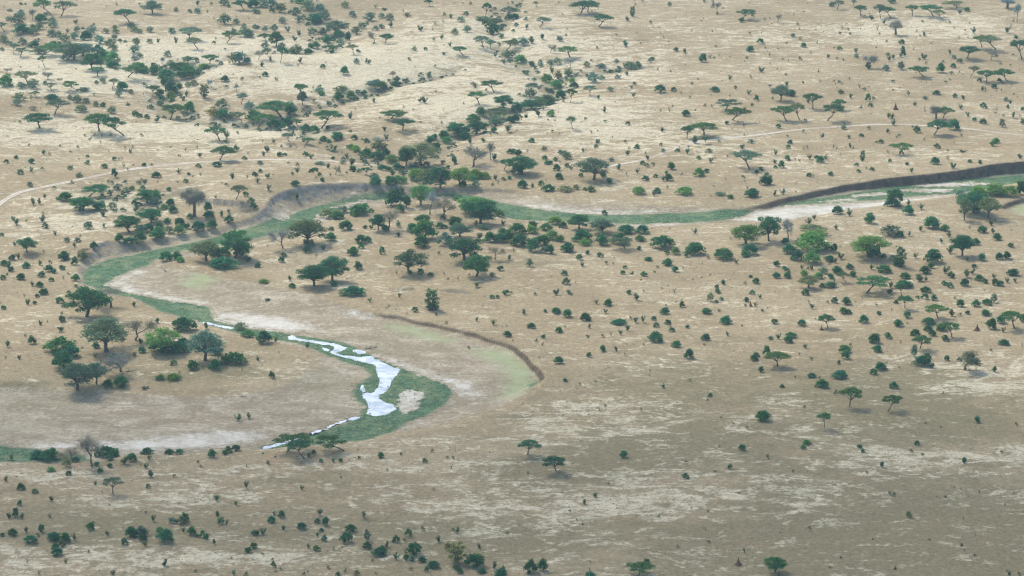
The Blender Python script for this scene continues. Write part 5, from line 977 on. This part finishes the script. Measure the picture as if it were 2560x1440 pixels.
for k, it in enumerate(items):
    kd, px, py, w, h = it
    R = float(GRA[k]); s = R / FPX; x, y, z = float(GXA[k]), float(GYA[k]), float(GZA[k])
    sa = (CAM_H - z) / R; ca = math.sqrt(1 - sa * sa)
    W = w * s * (1.45 if kd in 'NnK' else 1.32 if kd in 'Ttu' else 1.2 if kd in 'UFVY' else 1.0)
    if h is None: h = w * DEF_H.get(kd, .78)
    if kd in 'Uu': H = (h * s - .30 * W * sa) / ca
    elif kd in 'TtF': H = (h * s - .22 * W * sa) / ca
    elif kd in 'NnKVYMLP': H = h * s / ca
    elif kd == 'S': H = (h * s - .2 * W * sa) / ca
    else:
        H = (h * s - .25 * W * sa) / ca
        d = .30 * W; x, y = x * (1 + d / R), y + d; z = float(ground_z(x, y)[0])
    if kd in 'TtNn': H *= 1.08
    H = max(H, .25 * W)
    if kd in 'BCbgyS': W *= 1.21; H *= 1.1
    rz = pr.uniform(0, 6.283)
    if id(it) in MASS:
        add_mass(LOWPOLY[pr.randrange(6) if kd == 'S' else pr.randrange(3)], (x, y, z - .05), rz, np.array([W, W, H / (.85 if kd != 'S' else 1)]))
        continue
    me = PROTO[kd][pr.randrange(len(PROTO[kd]))]
    sv = (W, W, H / HN[kd])
    t = tint(kd)
    common = dict(label=LABEL[k], category=CAT[kd], group=GROUP[kd])
    if kd in TREES:
        o = obj(NAME[kd], None, **common)
        o.location = (x, y, z - .05); o.rotation_euler = (0, 0, rz); o.scale = sv
        a = obj('trunk', me[0], o); b = obj('crown', me[1], o)
        f = pr.uniform(.8, 1.25) * (1.15 if kd in 'NKn' else 1.0)
        a.color = (f, f, f, 1); b.color = t
    else:
        o = obj(NAME[kd], me, **common)
        o.location = (x, y, z - .03); o.scale = sv
        o.rotation_euler = (0, 0, rz if kd != 'L' else pr.uniform(-.5, .5))
        o.color = t

# ------------------------------------------------------------------ ground litter: tiny scrub, tufts
def in_view(n, seed):
    r = np.random.default_rng(seed)
    y = np.sqrt(r.random(n) * (1990 ** 2 - 830 ** 2) + 830 ** 2); x = (r.random(n) * 2 - 1) * (y * .19 + 8)
    return x, y, r
x, y, r = in_view(1400, 21)
s_ = river(x, y)[0]
keep = (s_ < -2) & (r.random(len(x)) < .35 + 1.3 * np.clip(fbm(x, y, 60.0) + .15, 0, 1))
for X_, Y_, Z_ in zip(x[keep], y[keep], ground_z(x[keep], y[keep])):
    W = pr.uniform(.6, 1.4)
    add_mass(LOWPOLY[pr.randrange(6)], (X_, Y_, Z_ - .03), pr.uniform(0, 6.28), np.array([W, W, W * pr.uniform(.6, 1.2)]))
me = bpy.data.meshes.new('scattered_scrub')
V = np.concatenate(mass_v); F3 = np.array([f for f in mass_f if len(f) == 3]).reshape(-1, 3); F4 = np.array([f for f in mass_f if len(f) == 4]).reshape(-1, 4)
me = mesh_from('scattered_scrub', V, [F4, F3], [MAT_LEAF])
o = obj('scattered_scrub', me, kind='stuff', label='tiny olive scrub plants scattered thinly over the dry plain', category='scrub'); o.color = (.15, .165, .10, 1)

mass_v, mass_f, mass_n = [], [], 0
r = np.random.default_rng(31)
for P, gw, dep in GULLY:
    L = np.concatenate([[0], np.cumsum(np.linalg.norm(np.diff(P, axis=0), axis=1))])
    for q in np.arange(0, L[-1], 2.6):
        X_ = float(np.interp(q, L, P[:, 0]) + r.normal() * gw * .55); Y_ = float(np.interp(q, L, P[:, 1]) + r.normal() * gw * .55)
        if r.random() > .35 + 1.2 * float(fbm(np.array(X_), np.array(Y_), 25.0) + .3) or float(river(np.array([X_]), np.array([Y_]))[0][0]) > -1: continue
        W = r.uniform(1.2, 4.0)
        add_mass(LOWPOLY[r.integers(0, 3)], (X_, Y_, float(ground_z(X_, Y_)[0]) - .05), r.random() * 6.28, np.array([W, W, W * r.uniform(.5, .95)]))
V = np.concatenate(mass_v); F3 = np.array([f for f in mass_f if len(f) == 3]).reshape(-1, 3); F4 = np.array([f for f in mass_f if len(f) == 4]).reshape(-1, 4)
o = obj('thicket_undergrowth', mesh_from('thicket_undergrowth', V, [F4, F3], [MAT_LEAF]), kind='stuff', label='low grey-green undergrowth filling the drainage lines', category='undergrowth'); o.color = (.070, .125, .085, 1)

x, y, r = in_view(110000, 22)
s_ = river(x, y)[0]
keep = (s_ < 0) & (r.random(len(x)) < .25 + 1.6 * np.clip(fbm(x, y, 35.0) + .2, 0, 1))
x, y = x[keep], y[keep]; z = ground_z(x, y); n = len(x)
a = r.random(n) * 6.28; w = r.uniform(.22, .6, n); hh = r.uniform(.10, .26, n)
ring = [np.stack([x + np.cos(a + k * 1.5708) * w * r.uniform(.6, 1.2, n), y + np.sin(a + k * 1.5708) * w * r.uniform(.6, 1.2, n), z - .04], 1) for k in range(4)]
V = np.stack(ring + [np.stack([x + r.normal(size=n) * .05, y + r.normal(size=n) * .05, z + hh], 1)], 1).reshape(-1, 3)
b5 = np.arange(n)[:, None] * 5
T = np.concatenate([b5 + np.array([[k, (k + 1) % 4, 4]]) for k in range(4)], 1).reshape(-1, 3)
me = mesh_from('grass_tufts', V, T, [MAT_STRAW])
obj('grass_tufts', me, kind='stuff', label='dry straw grass tufts scattered over the plain', category='grass')

# grass in the river bed, ragged along the pools
def sample(A, x, y):
    i = np.clip(np.searchsorted(GX, x) - 1, 0, len(GX) - 2); j = np.clip(np.searchsorted(GY, y) - 1, 0, len(GY) - 2)
    fx = (x - GX[i]) / (GX[i + 1] - GX[i]); fy = (y - GY[j]) / (GY[j + 1] - GY[j])
    return (A[j, i] * (1 - fx) + A[j, i + 1] * fx) * (1 - fy) + (A[j + 1, i] * (1 - fx) + A[j + 1, i + 1] * fx) * fy
def riverbed_grass(name, n, seed, color, lo, sz, label):
    x, y, r = in_view(n, seed)
    g = sample(A_GREEN, x, y) - 3.0 * np.maximum(sample(A_SAND, x, y), 0)
    keep = (g > lo + 3.0 * r.normal(size=n)) & (sample(RS, x, y) > 2) & (r.random(n) < .35 + 1.5 * np.clip(fbm(x, y, 9.0) + .2, 0, 1))
    x, y = x[keep], y[keep]
    wd = np.full(x.shape, -12.0)
    for P in WATER: wd = np.maximum(wd, sdf(x, y, P, None, 12.0)[0])
    k = (wd < .5) | (fbm(x, y, 3.0) > .17)
    x, y, wd = x[k], y[k], wd[k]; z = np.maximum(ground_z(x, y), WATER_Z + .02); m = len(x)
    a = r.random(m) * 6.28; w = r.uniform(*sz, m); hh = w * r.uniform(.25, .6, m)
    ring = [np.stack([x + np.cos(a + q * 2.094) * w, y + np.sin(a + q * 2.094) * w * r.uniform(.6, 1.2, m), z - .05], 1) for q in range(3)]
    V = np.stack(ring + [np.stack([x + r.normal(size=m) * .1, y + r.normal(size=m) * .1, z + hh], 1)], 1).reshape(-1, 3)
    T = np.concatenate([np.arange(m)[:, None] * 4 + np.array([[q, (q + 1) % 3, 3]]) for q in range(3)], 1).reshape(-1, 3)
    o = obj(name, mesh_from(name, V, T, [MAT_LEAF]), kind='stuff', label=label, category='grass'); o.color = color
riverbed_grass('riverbed_grass', 330000, 41, (.125, .200, .070, 1), -.5, (.25, .6), 'short green grass carpeting the damp river bed')
riverbed_grass('dry_riverbed_grass', 150000, 42, (.38, .36, .17, 1), -2.5, (.2, .5), 'yellowing grass clumps fringing the green river bed')

# ------------------------------------------------------------------ haze
def build_haze():
    m, nt = nodes_of('haze_air'); h = NT(nt)
    v = h.n('ShaderNodeVolumePrincipled')
    v.inputs['Color'].default_value = (.52, .84, 1.0, 1); v.inputs['Density'].default_value = HAZE
    v.inputs['Anisotropy'].default_value = .25
    o = h.n('ShaderNodeOutputMaterial'); h.l(v.outputs[0], o.inputs['Volume'])
    x0, x1, y0, y1, z0, z1 = GX[0] - 50, GX[-1] + 50, GY[0] - 50, GY[-1] + 50, ZZ.min() - 1.0, CAM_H + 12
    V = [(x, y, z) for z in (z0, z1) for y in (y0, y1) for x in (x0, x1)]
    Q = np.array([(0, 2, 3, 1), (4, 5, 7, 6), (0, 1, 5, 4), (2, 6, 7, 3), (0, 4, 6, 2), (1, 3, 7, 5)])
    obj('haze', mesh_from('haze', V, Q, [m]), kind='stuff', label='thin pale blue air haze over the whole plain', category='haze')
HAZE = 0.000085
build_haze()

# ------------------------------------------------------------------ a thin cloud between the sun and the near plain
def build_cloud():
    m, nt = nodes_of('thin_cloud'); h = NT(nt)
    tr = h.n('ShaderNodeBsdfTransparent'); tl = h.n('ShaderNodeBsdfTranslucent'); tl.inputs[0].default_value = (.95, .95, .95, 1)
    mx = h.n('ShaderNodeMixShader'); mx.inputs[0].default_value = .38
    h.l(tr.outputs[0], mx.inputs[1]); h.l(tl.outputs[0], mx.inputs[2])
    o = h.n('ShaderNodeOutputMaterial'); h.l(mx.outputs[0], o.inputs[0])
    zc = 950.0; k = zc / sun_dir.z
    cx, cy = 60 + sun_dir.x * k, 800 + sun_dir.y * k
    A, B = 72, 14; V = []
    for side in (1, -1):
        for i in range(B + 1):
            q = i / B
            for j in range(A):
                a = j / A * 6.28318
                e = 1 + .16 * math.sin(3 * a + 1) + .10 * math.sin(5 * a + 2.1) + .07 * math.sin(9 * a)
                x, y = cx + 700 * q * e * math.cos(a), cy + 270 * q * e * math.sin(a)
                th = 60 * math.sqrt(max(0, 1 - q * q)) * (.7 + .9 * float(N1(np.array(x / 90), np.array(y / 90))))
                V.append((x, y, zc + (th if side > 0 else -.35 * th)))
    n = (B + 1) * A; Q = []
    for sd_ in range(2):
        for i in range(B):
            for j in range(A):
                q = (i * A + j, i * A + (j + 1) % A, (i + 1) * A + (j + 1) % A, (i + 1) * A + j)
                Q.append([v + sd_ * n for v in (q if sd_ else q[::-1])])
    obj('cloud', mesh_from('cloud', V, np.array(Q), [m], True), kind='structure')
build_cloud()
